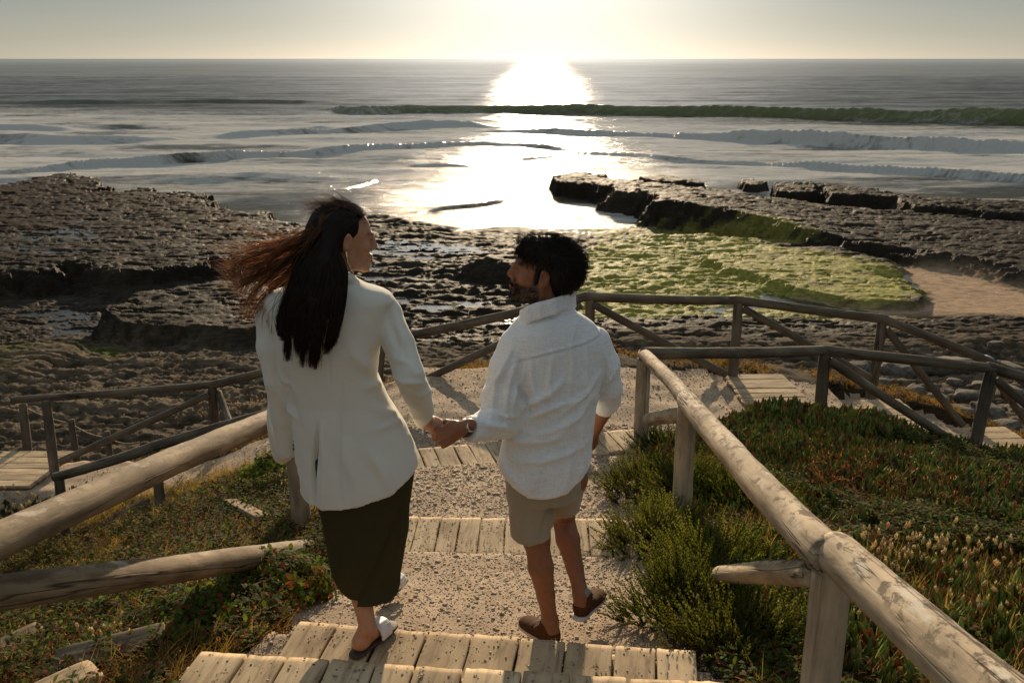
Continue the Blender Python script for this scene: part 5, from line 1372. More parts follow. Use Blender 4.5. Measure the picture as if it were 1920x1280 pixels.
# skirt
M_SKIRT = mat_cloth("olive_skirt", (.044, .039, .019), 700, .2, .9); M_SKIRT.node_tree.nodes['Principled BSDF'].inputs['Sheen Weight'].default_value = 0; M_SKIRT.node_tree.nodes['Principled BSDF'].inputs['Specular IOR Level'].default_value = .05
f = Field((-.90, 2.95, 4.98), (-.20, 3.75, 5.75), .006)
f.column(rowsf([(840, 565, 775, .13, 0, 0), (900, 580, 776, .135, 0, .0), (960, 600, 768, .14, .02, .08), (1010, 606, 766, .145, .05, .12), (1060, 610, 756, .145, .07, .15), (1110, 620, 746, .135, .09, .2), (1150, 632, 742, .130, .10, .25)], 3.235), k=.01, n=2.2)
# overlapping front panel line: everything right of the wrap edge lies one fold deeper and ends higher
pa, pb = A3(752, 955, y=3.12), A3(668, 1142, y=3.12)
def hem(x, y, z):
    wr = (x - pb[0]) - (z - pb[2]) * (pa[0] - pb[0]) / (pa[2] - pb[2])
    zl = A3(645, 1146, y=3.16)[2]; zr = A3(720, 1112, y=3.3)[2] - .0
    zh = np.where(wr < 0, zl + 9.0 * np.clip(-(x - A3(650, 1146, y=3.16)[0]) - .0, 0, 1) ** 2 + .25 * (y - 3.12).clip(0), zr + .10 * (y - 3.2))
    return zh - z
f.add(hem, f.lo, f.ax[0][-1] * np.array([1, 0, 0]) + np.array([0, f.ax[1][-1], f.ax[2][-1]]), 0, 'i')
def sk_disp(V, N):
    wr = (V[:, 0] - pb[0]) - (V[:, 2] - pb[2]) * (pa[0] - pb[0]) / (pa[2] - pb[2])
    d = -.018 * ss(-.003, .006, wr) * ss(.3, -.2, N[:, 1]) * ss(5.62, 5.45, V[:, 2]) * ss(5.10, 5.16, V[:, 2])
    d += folds(V, N, [(640, 990, 650, 1130, 3.5, .016, .006), (700, 960, 665, 1110, 3.5, .014, .006), (615, 1000, 628, 1100, 3.5, .012, .005), (740, 970, 722, 1090, 3.5, .012, .005)])
    return d + .004 * fbm(V[:, 0] * 14, V[:, 1] * 14, V[:, 2] * 2.5, 3, 88)
body_obj("skirt", f, M_SKIRT, W, disp=sk_disp, it=2)
# blazer
M_BLAZER = mat_cloth("cream_blazer", (.63, .61, .54), 900, .22, .9, trans=.08, var=.03)
f = Field((-1.06, 2.90, 5.40), (-.18, 3.60, 6.36), .0055)
f.column(rowsf([(514, 585, 660, .058, .0, 0), (524, 578, 668, .072, .0, 0), (534, 556, 686, .085, .0, 0), (543, 518, 718, .094, .0, 0), (551, 500, 732, .102, .0, 0), (563, 494, 738, .110, .0, 0), (600, 505, 726, .120, 0, 0), (650, 514, 712, .125, 0, 0), (700, 530, 706, .112, 0, 0), (750, 540, 728, .114, .01, 0), (800, 548, 760, .128, .015, 0), (850, 555, 780, .142, .02, 0), (900, 562, 790, .155, .02, 0), (975, 572, 785, .16, .02, 0)], 3.215), k=.012, n=2.35)
# shoulder pads, sleeves
f.chain([A3(714, 572, y=3.24), A3(724, 588, y=3.24), A3(748, 645, y=3.19), elR, A3(782, 738, y=3.23), A3(797, 782, y=3.345)], [.050, .054, .051, .048, .048, .042], .012)
f.chain([A3(520, 578, y=3.24), A3(508, 595, y=3.24), A3(510, 650, y=3.21), elL, A3(532, 780, y=3.24), A3(541, 842, y=3.27)], [.050, .052, .050, .046, .043, .040], .012)
# sleeve ends cut square
def cutter(c, d):
    c = np.array(c); d = np.array(d, float); d /= np.linalg.norm(d)
    return lambda x, y, z: -((x - c[0]) * d[0] + (y - c[1]) * d[1] + (z - c[2]) * d[2])
ce = A3(800, 790, y=3.36); f.add(cutter(ce + np.array([-.004, 0, .004]), np.array(XW)), ce - .055, ce + .075, .004, 's')
cl = A3(543, 850, y=3.275); f.add(cutter(cl, (.05, .1, -1)), cl - .06, cl + np.array([.06, .06, .02]), .004, 's')
# left front panel blown out past the sleeve
f.ell(A3(522, 790, y=3.40), (.036, .075, .13), None, .02); f.ell(A3(530, 835, y=3.40), (.040, .06, .075), None, .02)
# collar stand
f.chain([A3(578, 530, y=3.17), A3(600, 519, y=3.13), A3(630, 517, y=3.13), A3(655, 522, y=3.17), A3(668, 536, y=3.22)], [.016] * 5, .008)
zl_, zr_ = A3(580, 962, y=3.08), A3(785, 886, y=3.20)
def hemj(x, y, z):
    t = ((x - zl_[0]) / (zr_[0] - zl_[0])).clip(-.3, 1.3); zh = zl_[2] + (zr_[2] - zl_[2]) * t ** 2 * 1.0 + .02 * (1 - t) * 0 + .18 * (y - 3.08).clip(0)
    return zh - z
f.add(hemj, f.lo, [f.ax[i][-1] for i in range(3)], 0, 'i')
BF = [(590, 812, 584, 962, 3.3, .008, -.014), (600, 812, 596, 960, 3.3, .012, .008), (704, 668, 728, 735, 3.3, .012, -.008), (700, 700, 668, 640, 3.3, .02, .006), (745, 790, 700, 772, 3.3, .014, .007), (760, 815, 712, 812, 3.3, .013, .006), (730, 745, 690, 720, 3.3, .016, .006),
      (640, 720, 640, 950, 3.3, .004, -.0035), (612, 560, 618, 720, 3.3, .004, -.002), (540, 700, 560, 800, 3.3, .012, -.006), (700, 860, 720, 935, 3.3, .02, .008), (655, 850, 660, 950, 3.3, .022, .006),
      (730, 600, 755, 690, 3.2, .014, -.006), (745, 690, 775, 705, 3.2, .010, .006), (750, 720, 785, 740, 3.2, .009, .006), (760, 745, 795, 765, 3.2, .009, .005), (740, 640, 762, 690, 3.2, .010, .005),
      (500, 640, 512, 740, 3.25, .012, -.005), (515, 700, 540, 730, 3.25, .010, .005), (515, 760, 545, 800, 3.25, .012, .006), (540, 860, 560, 930, 3.3, .012, .003)]
def bl_disp(V, N): return 2.1 * folds(V, N, BF) + .0050 * fbm(V[:, 0] * 9 + V[:, 2] * 3, V[:, 1] * 9, V[:, 2] * 5, 3, 91) + .0030 * (.5 - np.abs(fbm(V[:, 0] * 13 + V[:, 2] * 8, V[:, 1] * 13, V[:, 2] * 7 + V[:, 0] * 6, 2, 92)))
bz, Vb, Fb = body_obj("blazer", f, M_BLAZER, W, disp=bl_disp, it=2); del f
m, t, b, o = new_mat("cuff_button"); b.inputs["Base Color"].default_value = (.09, .08, .07, 1); b.inputs["Roughness"].default_value = .35; M_BTN = m
for k in range(4):
    c = A3(790 + 2 * k, 778 + 6 * k, y=3.285 + .012 * k); g = Field(c - .012, c + .012, .002); g.ell(c, (.005, .003, .005), None, .001); body_obj("cuff_button", g, M_BTN, W, it=0)
for k in range(3):
    c = A3(551, 826 + 8 * k, y=3.225); g = Field(c - .012, c + .012, .002); g.ell(c, (.005, .003, .005), None, .001); body_obj("cuff_button", g, M_BTN, W, it=0)
# hair: a closed cap and fall, then thousands of strands
M_HAIRW = mat_hair("dark_brown_hair", None, (5.6, 4.9, 4.0), .45)
rng = np.random.default_rng(11)
f = Field((-.86, 2.96, 5.98), (-.38, 3.42, 6.62), .005)
f.ell(LW((0, -.022, .034)), np.array((.081, .097, .088)) * SW, MW, .01)
f.ell(LW((0, .096, -.035)), (.125, .055, .098), MW, .015, 's')
f.ell(LW((.088, -.004, -.006)), (.030, .026, .034), MW, .004, 's')
HL = [(400, 592, 676), (440, 580, 655), (480, 570, 646), (520, 552, 650), (560, 532, 648), (600, 522, 640), (640, 530, 628), (668, 540, 612)]
yh = lambda v: float(np.interp(v, [400, 440, 500, 560, 620, 700], [3.19, 3.165, 3.13, 3.075, 3.062, 3.062]))
rows = [(LW((0, -.02, .06))[2], HW[0] - .03, 3.20, .03, .03, 0)]
for v, ul, ur in HL[2:-2]:
    y = yh(v); p = A3(ul + 16, v, y=y); q = A3(ur - 10, v, y=y); rows.append(((p[2] + q[2]) / 2, (p[0] + q[0]) / 2, y, (q[0] - p[0]) / 2, np.interp(v, [440, 520, 600, 668], [.05, .036, .018, .006]), 0))
f.column(rows, k=.05, n=2.0)
f.chain([A3(600, 440, y=3.22), A3(575, 480, y=3.19), A3(552, 530, y=3.12)], [.05, .035, .02], .02)
hc_ = lambda V: np.tile(np.array([.016, .010, .0065]), (len(V), 1))
hobj, _, _ = body_obj("hair", f, M_HAIRW, W, hc_, disp=lambda V, N: .004 * fbm(V[:, 0] * 60, V[:, 1] * 60, V[:, 2] * 4, 3, 7), it=2)
def edge(v, s): return np.interp(v, [h[0] for h in HL] + [700], [h[1] for h in HL] + [545]) * (1 - s) + np.interp(v, [h[0] for h in HL] + [700], [h[2] for h in HL] + [600]) * s
ctl = []
N1 = 3000; NL = 13; LS = (np.arange(NL) + .5) / NL + rng.normal(0, .018, NL); LV = rng.uniform(628, 692, NL); LV[[0, 1]] = 612, 640; LV[[5, 8]] = 690, 694; LX = rng.normal(0, 9, NL)
for i in range(N1):
    s = rng.beta(.9, .9); fr = -.088 + .146 * s + rng.normal(0, .006)           # place on the parting
    zt = .034 + .090 * math.sqrt(max(.05, 1 - ((fr + .018) / .102) ** 2)); lift_ = rng.uniform(.0, .006)
    side = .084 + lift_
    p0 = LW((.004 + .01 * rng.random(), fr, zt + lift_ * .6))
    p1 = LW((side * .72, fr * .97 - .005, .034 + (.062 + lift_)))
    p2 = LW((side * .93, min(fr * .70 - .024, .030), .060 - .10 * max(0, -fr)))
    p3 = LW((side * .98, min(fr * .30 - .066, -.041 - .01 * rng.random()), .008))
    def onhead(p, lf):      # push a guide point onto the head just outside the scalp
        q = MW.T @ (p - HW) / SW; c_ = np.array([0, -.014, .028]); e_ = (q - c_) / np.array([.079, .098, .091]); return HW + MW @ ((c_ + (q - c_) / np.linalg.norm(e_) * (1 + lf / .09)) * SW)
    pts = [onhead(q_, .004 + lift_) for q_ in (p0, p1, p2)] + [p3]
    lid = min(NL - 1, int(s * NL)); sc_ = LS[lid]
    vend = LV[lid] - abs(rng.normal(0, 16)); w = rng.normal(0, 3)
    sp0 = s + rng.normal(0, .02)
    for v in (500, 545, 590, 630):
        y = yh(v) - np.interp(v, [500, 600], [.040, .020]) * rng.uniform(.7, 1.05)
        # the fall gathers into pointed locks towards the tips
        cl_ = float(np.interp(v, [500, 560, 690], [0, .35, .86])); sp = sp0 * (1 - cl_) + sc_ * cl_
        gap = 2 * LX[lid] * np.interp(v, [520, 680], [0, 1])
        pts.append(A3(edge(v, sp) + w * np.interp(v, [500, 640], [.3, 1]) + gap * .5, v, y=y))
    pts.append(A3(edge(vend, sp) + w * 1.0 + LX[lid] * 1.15 + rng.normal(0, 2), vend, y=yh(vend) - .012 * rng.uniform(.4, 1.3)))
    ctl.append(pts)
pa_ = spline(np.array(ctl), 18)
colr = np.array([.020, .012, .0075]) * rng.uniform(.6, 1.7, (N1, 1))
parts = [strands(pa_, rng.uniform(.0009, .0017, N1), .0003, colr, rng)]
# wind-blown locks streaming to the left
LOCKS = [  # base u,v ; mid ; mid ; tip ; weight
 ((585, 435), (540, 452), (470, 468), (384, 456), .45), ((585, 442), (528, 462), (455, 486), (408, 492), 1.0), ((582, 450), (530, 475), (450, 495), (432, 528), 1.3),
 ((580, 460), (528, 492), (462, 528), (424, 522), 1.4), ((576, 468), (525, 502), (478, 545), (452, 588), 1.5), ((574, 478), (530, 520), (492, 560), (462, 590), 1.3), ((596, 428), (545, 440), (500, 440), (430, 408), .14),
 ((590, 436), (540, 446), (470, 440), (396, 408), .12), ((576, 480), (545, 530), (520, 585), (526, 640), .9), ((574, 480), (540, 540), (505, 585), (503, 628), .5),
 ((584, 446), (522, 474), (476, 512), (416, 500), 1.4), ((588, 436), (545, 450), (478, 462), (424, 470), .7), ((574, 478), (548, 525), (530, 570), (545, 655), .7), ((578, 470), (520, 498), (470, 520), (440, 552), 1.2)]
tw = sum(l[4] for l in LOCKS); ctl = []; rad = []
for (b0, m1, m2, tp, wt) in LOCKS:
    nl = int(520 * wt / tw); ylock = rng.normal(0, .02)
    for j in range(nl):
        fr = rng.uniform(-.095, .02); zt = .034 + .088 * math.sqrt(max(.03, 1 - ((fr + .018) / .1) ** 2))
        g = rng.normal(0, 1, 2); g2 = rng.normal(0, 1, 2); fl = rng.uniform(.78, 1.05)
        p0 = LW((rng.uniform(-.02, .05), fr, zt - .01)); p1 = LW((rng.uniform(.0, .075), -.10, rng.uniform(.02, .06)))
        q0 = A3(b0[0] + 5 * g[0], b0[1] + 9 * g[1], y=3.20 + .03 * g[0]); q1 = A3(m1[0] + 4 * g[0], m1[1] + 4 * g[1], y=3.20 + ylock + .03 * g[1])
        q2 = A3(m2[0] + 4 * g[0] + 4 * g2[0], m2[1] + 3 * g[1] + 3 * g2[1], y=3.19 + ylock + .03 * g2[0])
        te = (m2[0] + (tp[0] - m2[0]) * fl + 12 * g2[0] + 4 * g[0], m2[1] + (tp[1] - m2[1]) * fl + 8 * g2[1] + 4 * g[1]); q3 = A3(te[0], te[1], y=3.18 + ylock + .04 * g2[1])
        ctl.append([p0, p1, q0, q1, q2, (q2 + q3) / 2 + np.array([.006 * rng.normal(), .0, .016 * rng.normal() - .01]), q3]); rad.append(rng.uniform(.0005, .0013) * (1.4 if j % 9 == 0 else 1))
pw_ = spline(np.array(ctl), 20); NW = len(ctl)
colw = np.array([.098, .064, .040]) * rng.uniform(.6, 1.8, (NW, 1))  # lighter than the fall: sunlit glow painted into the strand colour
parts.append(strands(pw_, np.array(rad), .00025, colw, rng))
# fine flyaways over the crown
ctl = []
for i in range(260):
    fr = rng.uniform(-.10, .075); z0 = .034 + .092 * math.sqrt(max(.05, 1 - ((fr + .018) / .102) ** 2)); x0 = rng.uniform(-.05, .06)
    a = LW((x0, fr, z0 - abs(x0) * .35)); d = MW @ np.array([rng.normal(0, .4), -1, .25 + rng.normal(0, .25)]); L_ = rng.uniform(.03, .07)
    ctl.append([a, a + d * L_ * .4 + [0, 0, .006], a + d * L_ + [0, 0, rng.normal(-.004, .008)]])
parts.append(strands(spline(np.array(ctl), 8), np.full(260, .0007), .0002, np.tile([.05, .028, .015], (260, 1)), rng))
V, F, C = merge(parts); mesh_obj("hair_strands", V - np.array(W.location), F, M_HAIRW, hobj, color=C).location = (0, 0, 0)

# ------------------------------------------------------------------ the man
Mn = empty("person", (.13, 3.6, 4.73))
tag(Mn, "bearded man in white linen shirt, beige shorts and brown shoes, looking at the woman", "person", "couple walking hand in hand down the steps")
HM = np.array([.110, 3.585, 6.242]); MM = frame((-math.cos(R(12)), -.02, math.sin(R(12)))); SM = 1.04
f = Field((-.42, 3.05, 4.70), (.62, 4.20, 6.40), .0042)
LM = add_head(f, HM, MM, SM, True)
nbm = A3(1032, 590, y=3.58)
f.cone(LM((0, -.02, -.06)), nbm, .056, .064, .02); f.cone(nbm, A3(1036, 650, y=3.58), .062, .10, .03)
f.column(rowsf([(622, 985, 1098, .075, 0, .3), (700, 980, 1100, .085, 0, .28), (780, 988, 1092, .08, 0, .2), (860, 985, 1080, .085, 0, .1), (910, 985, 1070, .085, 0, .05)], 3.58), k=.03)
sL, eL, wL = A3(958, 655, y=3.52), A3(940, 792, y=3.50), A3(866, 803, y=3.345)
sR, eR, wR = A3(1124, 640, y=3.66), A3(1142, 742, y=3.68), A3(1116, 802, y=3.85)
f.chain([sL + [.02, 0, -.015], eL], [.038, .036], .02); f.chain([eL, eL * .6 + wL * .4, wL], [.042, .040, .027], .015)
f.chain([sR + [-.02, 0, -.02], eR + [-.006, 0, .01]], [.036, .028], .01); f.chain([eR + [-.006, 0, .01], eR * .6 + wR * .4, wR], [.028, .038, .027], .01)
add_hand(f, wL, (-.86, -.02, -.40), (-.15, -.92, .30), True, 1.04, (.95, 1.0, 1.05, 1.1), (.55, .2), .02, .7)
add_hand(f, wR, (-.10, .22, -.95), (.75, -.62, .05), False, 1.04, (.30, .35, .40, .45), (.45, .15), .04, .5)
hlL = A3(1042, 1216, z=4.705); tlL = hlL + np.array([-.115, .225, -.035])
hlR = A3(1085, 1163, z=4.745); tlR = hlR + np.array([.095, .225, -.03])
hL, kL, aL = A3(995, 900, y=3.57), A3(1006, 1012, y=3.56), hlL + np.array([-.022, .045, .10])
hR, kR, aR = A3(1062, 895, y=3.62), A3(1054, 962, y=3.90), hlR + np.array([.010, .045, .10])
for hp, kn, an in ((hL, kL, aL), (hR, kR, aR)):
    f.chain([hp, (hp + kn) / 2, kn], [.070, .070, .056], .02)
    ca = kn + (an - kn) * .30 + np.array([0, -.020, 0]); f.chain([kn, ca, kn + (an - kn) * .68, an], [.047, .050, .036, .030], .012)
f.cone(hL, hR, .08, .08, .04)
pass
for an, h_, t_ in ((aL, hlL, tlL), (aR, hlR, tlR)):
    f.cone(an, h_ + np.array([0, 0, .06]) + (t_ - h_) * .12, .033, .03, .02); f.cone(h_ + np.array([0, 0, .05]) + (t_ - h_) * .15, h_ + np.array([0, 0, .03]) + (t_ - h_) * .75, .028, .024, .02)
skin_m = (.23, .100, .052)
_, VB, FB = body_obj("body", f, M_SKINM, Mn, lambda V: head_color(V, HM, MM, SM, skin_m, (.27, .09, .065), True), it=1); del f
# shoes
m, t, b, o = new_mat("brown_suede"); n = noise_tex(t, 70, 5, .65, coords(t)); t.links.new(ramp(t, [(.3, (.050, .021, .010)), (.7, (.10, .042, .018))], n), b.inputs["Base Color"]); b.inputs["Roughness"].default_value = .9; b.inputs["Specular IOR Level"].default_value = .1; bump(t, b, n, .5, .002); M_SUEDE = m
m, t, b, o = new_mat("rubber_sole"); n = noise_tex(t, 60, 4, .6, coords(t)); t.links.new(ramp(t, [(.3, (.42, .40, .36)), (.7, (.60, .58, .54))], n), b.inputs["Base Color"]); b.inputs["Roughness"].default_value = .6; M_RUB = m
m, t, b, o = new_mat("grey_sock"); b.inputs["Base Color"].default_value = (.20, .21, .20, 1); b.inputs["Roughness"].default_value = .95; bump(t, b, noise_tex(t, 300, 3, .6, coords(t)), .4, .001); M_SOCK = m
m, t, b, o = new_mat("shoelace"); b.inputs["Base Color"].default_value = (.30, .22, .14, 1); b.inputs["Roughness"].default_value = .9; M_LACE = m
for an, h_, t_ in ((aL, hlL, tlL), (aR, hlR, tlR)):
    d = (t_ - h_); Ls = .285; d = d / np.linalg.norm(d); up = np.cross(np.cross(d, [0, 0, 1.]), d); up /= np.linalg.norm(up); sv = np.cross(d, up); Fm = np.stack([sv, d, up], -1)
    o0 = h_ - d * .005; c = o0 + d * .13
    g = Field(c - [.22, .22, .09], c + [.22, .22, .14], .004)
    for a0, w0, l0, z0, h0 in ((.035, .036, .042, .045, .045), (.075, .037, .05, .045, .040), (.12, .040, .055, .036, .033), (.17, .046, .058, .030, .028), (.215, .046, .055, .027, .025), (.245, .038, .042, .024, .021)):
        g.ell(o0 + d * a0 + up * z0, (w0, l0, h0), Fm, .02)
    g.cone(o0 + d * .045 + up * .05, o0 + d * .05 + up * .092, .038, .040, .012)
    g.cone(an + up * .05, o0 + d * .055 + up * .07, .032, .034, .006, 's')
    g.add(cutter(o0 + up * .012, -up), c - [.22, .22, .09], c + [.22, .22, .14], .003, 's')
    body_obj("shoe", g, M_SUEDE, Mn)
    g = Field(c - [.22, .22, .09], c + [.22, .22, .14], .004)
    for a0, w0, l0 in ((.03, .038, .045), (.08, .037, .06), (.13, .041, .06), (.18, .047, .06), (.225, .048, .052), (.25, .041, .042)):
        g.ell(o0 + d * a0 + up * .010, (w0, l0, .017), Fm, .008)
    g.add(cutter(o0 + up * .020, up), c - [.22, .22, .09], c + [.22, .22, .14], .003, 's')
    body_obj("shoe_sole", g, M_RUB, Mn)
    g = Field(an - .09, an + .09, .004); ft = o0 + d * .052 + up * .062; v_ = (an + (0, 0, .05) - ft); v_ = v_ / np.linalg.norm(v_); g.cone(ft, ft + v_ * .045, .036, .0365, .005); body_obj("sock", g, M_SOCK, Mn)
    g = Field(c - [.22, .22, .02], c + [.22, .22, .16], .003)
    for k in range(4):
        q = o0 + d * (.100 + .020 * k) + up * (.078 - .0075 * k); g.chain([q - sv * .024 - up * .006, q + up * .004, q + sv * .024 - up * .006], [.0026] * 3, .002)
    q = o0 + d * .095 + up * .084; 
    for sg in (-1, 1): g.chain([q, q + sv * sg * .03 + up * .012 - d * .01, q + sv * sg * .048 - up * .012 - d * .004, q + sv * sg * .02 - up * .004], [.0024] * 4, .002)
    body_obj("shoelace", g, M_LACE, Mn, it=0)
# shorts
M_SHORTS = mat_cloth("beige_shorts", (.30, .255, .18), 800, .25, .9)
f = Field((-.10, 3.25, 5.02), (.48, 4.15, 5.68), .006)
f.column(rowsf([(850, 958, 1095, .125, 0, .05), (890, 950, 1088, .13, 0, .05), (930, 950, 1078, .13, .01, .05)], 3.58), k=.03)
f.chain([A3(996, 905, y=3.57), A3(997, 955, y=3.56), A3(997, 1030, y=3.54)], [.094, .086, .082], .02); f.chain([A3(1056, 900, y=3.62), A3(1052, 935, y=3.74), A3(1052, 985, y=3.95)], [.092, .080, .074], .02)
hl_ = A3(997, 1000, y=3.55); hr_ = A3(1052, 953, y=3.86)
def hemS(x, y, z):
    left = (x < (A3(1032, 960, y=3.6)[0])) & (y < 3.76)
    zl = hl_[2] + .06 * (x - hl_[0]) * 1.0 + .12 * (y - 3.55); zr = hr_[2] + .55 * (y - 3.86) * -1 * .4
    return np.where(left, zl - z, zr - .0 - z)
f.add(hemS, f.lo, [f.ax[i][-1] for i in range(3)], 0, 'i')
body_obj("shorts", f, M_SHORTS, Mn, disp=lambda V, N: folds(V, N, [(975, 930, 985, 1000, 3.9, .016, .008), (1010, 930, 1004, 995, 3.9, .014, .007), (1030, 925, 1020, 980, 3.9, .008, -.010), (960, 900, 965, 985, 3.9, .010, .006), (950, 925, 985, 940, 3.9, .010, .005)]) + .004 * fbm(V[:, 0] * 12, V[:, 1] * 12, V[:, 2] * 6, 3, 95), it=2)
# shirt
M_SHIRT = mat_cloth("white_linen", (.66, .68, .69), 700, .3, .9, trans=.20, var=.05, slub=True)
f = Field((-.36, 3.10, 5.30), (.62, 3.98, 6.22), .0055)
f.column(rowsf([(572, 994, 1070, .060, .0, .2), (586, 982, 1080, .072, .0, .25), (596, 968, 1098, .088, .0, .3), (608, 955, 1115, .098, .0, .33), (622, 948, 1127, .106, .0, .33), (650, 944, 1136, .115, 0, .33), (700, 952, 1134, .122, 0, .3), (760, 958, 1118, .122, 0, .22), (820, 944, 1112, .130, 0, .12), (865, 934, 1108, .140, 0, .05), (900, 936, 1104, .145, 0, .05), (940, 940, 1100, .145, 0, .05)], 3.58), k=.015, n=2.3)
f.chain([A3(962, 648, y=3.53), A3(953, 690, y=3.52), A3(944, 745, y=3.51), A3(937, 786, y=3.50), A3(912, 797, y=3.44), A3(892, 803, y=3.395)], [.055, .066, .076, .070, .054, .046], .022)
f.chain([A3(1118, 640, y=3.66), A3(1132, 685, y=3.67), A3(1138, 728, y=3.68), A3(1137, 752, y=3.72)], [.055, .058, .056, .050], .02)
# rolled cuffs
cA = A3(886, 804, y=3.385); dA = (wL - eL) / np.linalg.norm(wL - eL)
f.cone(cA - dA * .012, cA + dA * .010, .050, .048, .004); f.add(cutter(cA + dA * .022, dA), cA - .07, cA + .07, .003, 's')
cB = A3(1136, 756, y=3.735); dB = (wR - eR) / np.linalg.norm(wR - eR); f.cone(cB - dB * .02, cB + dB * .012, .056, .053, .004); f.add(cutter(cB + dB * .026, dB), cB - .07, cB + .07, .003, 's')
# band collar, its back opening round the neck
ring = [A3(978, 596, y=3.53), A3(990, 588, y=3.495), A3(1012, 581, y=3.49), A3(1040, 573, y=3.50), A3(1062, 564, y=3.54), A3(1074, 560, y=3.60), A3(1070, 562, y=3.65)]
for dz_ in (-.026, -.013, 0, .012, .022): f.chain([q + np.array([0, .004 * dz_ / .024, dz_]) for q in ring], [.0075] * 7, .006)
xc_, zc_ = A3(1017, 932, y=3.46)[0], A3(1017, 932, y=3.46)[2]
f.add(lambda x, y, z: zc_ + 2.7 * (x - xc_) ** 2 + .12 * (y - 3.45).clip(0) - z, f.lo, [f.ax[i][-1] for i in range(3)], 0, 'i')
SF = [(972, 660, 1122, 614, 3.75, .004, .0035), (972, 664, 1122, 618, 3.75, .004, -.004), (1072, 566, 1068, 632, 3.75, .003, .003), (1000, 668, 1010, 760, 3.75, .010, .006), (1030, 650, 1035, 740, 3.75, .008, .006), (1060, 640, 1070, 730, 3.75, .009, .006), (1085, 632, 1100, 720, 3.75, .009, .006),
      (985, 755, 1040, 700, 3.75, .014, .009), (990, 775, 1070, 735, 3.75, .013, .008), (975, 690, 985, 752, 3.75, .010, -.010), (1000, 800, 1080, 775, 3.75, .012, .006), (960, 830, 1050, 800, 3.75, .014, .007), (980, 860, 1090, 830, 3.75, .013, .006), (1108, 745, 1050, 790, 3.75, .012, .007),
      (1110, 700, 1060, 760, 3.75, .012, .007), (950, 870, 975, 915, 3.75, .012, .006), (1010, 850, 1000, 925, 3.75, .014, .006), (1060, 850, 1065, 915, 3.75, .013, .006), (1095, 800, 1085, 880, 3.75, .010, .006),
      (955, 660, 925, 760, 3.65, .009, .008), (968, 680, 945, 790, 3.65, .009, .008), (935, 700, 905, 770, 3.6, .008, .006), (980, 700, 960, 780, 3.65, .009, .008), (900, 780, 950, 820, 3.6, .008, .007), (905, 765, 960, 790, 3.6, .009, .007), (1128, 660, 1140, 730, 3.8, .007, .007), (1150, 700, 1125, 740, 3.8, .007, .006), (1140, 720, 1118, 735, 3.8, .006, .005)]
def sh_disp(V, N):
    return 2.0 * folds(V, N, SF) + .004 * fbm(V[:, 0] * 10 + V[:, 2] * 5, V[:, 1] * 10, V[:, 2] * 7, 3, 96) + .0014 * (1 - 2 * np.abs(fbm(V[:, 0] * 20 + V[:, 2] * 12, V[:, 1] * 18, V[:, 2] * 9 - V[:, 0] * 8, 2, 97)))
body_obj("shirt", f, M_SHIRT, Mn, disp=sh_disp, it=2); del f
# watch on the left wrist
m, t, b, o = new_mat("watch_strap"); b.inputs["Base Color"].default_value = (.012, .011, .010, 1); b.inputs["Roughness"].default_value = .5; M_WS = m
m, t, b, o = new_mat("steel"); b.inputs["Base Color"].default_value = (.55, .55, .56, 1); b.inputs["Metallic"].default_value = 1; b.inputs["Roughness"].default_value = .28; M_STEEL = m
m, t, b, o = new_mat("watch_face"); b.inputs["Base Color"].default_value = (.02, .022, .026, 1); b.inputs["Roughness"].default_value = .15; M_WF = m
ax = (wL - eL) / np.linalg.norm(wL - eL); nz_ = np.array([-.1, -.92, .38]); nz_ -= ax * (nz_ @ ax); nz_ /= np.linalg.norm(nz_); ty = np.cross(ax, nz_); wc = wL - ax * .012
g = Field(wc - .06, wc + .06, .003); g.cone(wc - ax * .009, wc + ax * .009, .0345, .0335, .002)
for off in (-.020, .020): g.add(cutter(wc + ax * off * .55, ax * np.sign(off)), wc - .06, wc + .06, .002, 's')
ws, _, _ = body_obj("watch", g, M_WS, Mn, it=1)
Wm = np.stack([ax, ty, nz_], -1)
for nm_, r_, h_, off, mt_ in (("watch_case", .0205, .0052, .034, M_STEEL), ("watch_dial", .0170, .0015, .0392, M_WF)):
    n = 40; V = []; F = []
    prof = [(0, -h_), (r_, -h_), (r_, h_ * .6), (r_ * .93, h_), (0, h_)]
    for a_, z_ in prof:
        for k in range(n): th = 2 * math.pi * k / n; V.append(wc + nz_ * (off + z_) + ax * a_ * math.cos(th) + ty * a_ * math.sin(th))
    for j in range(4):
        for k in range(n): F.append((j * n + k, j * n + (k + 1) % n, (j + 1) * n + (k + 1) % n, (j + 1) * n + k))
    mesh_obj(nm_, np.array(V) - np.array(Mn.location), F, mt_, ws, smooth=False)
V = []; F = []
for an_, L_, w_ in ((.6, .011, .0012), (2.5, .014, .0009)):
    d = ax * math.cos(an_) + ty * math.sin(an_); s = np.cross(nz_, d); b0 = wc + nz_ * .0412; k = len(V)
    for z_ in (0, .0006): V += [b0 + nz_ * z_ - s * w_, b0 + nz_ * z_ + s * w_, b0 + nz_ * z_ + d * L_ + s * w_ * .4, b0 + nz_ * z_ + d * L_ - s * w_ * .4]
    F += [(k + 4, k + 5, k + 6, k + 7), (k, k + 1, k + 5, k + 4), (k + 1, k + 2, k + 6, k + 5), (k + 2, k + 3, k + 7, k + 6), (k + 3, k, k + 4, k + 7)]
mesh_obj("watch_hands", np.array(V) - np.array(Mn.location), F, M_STEEL, ws, smooth=False)
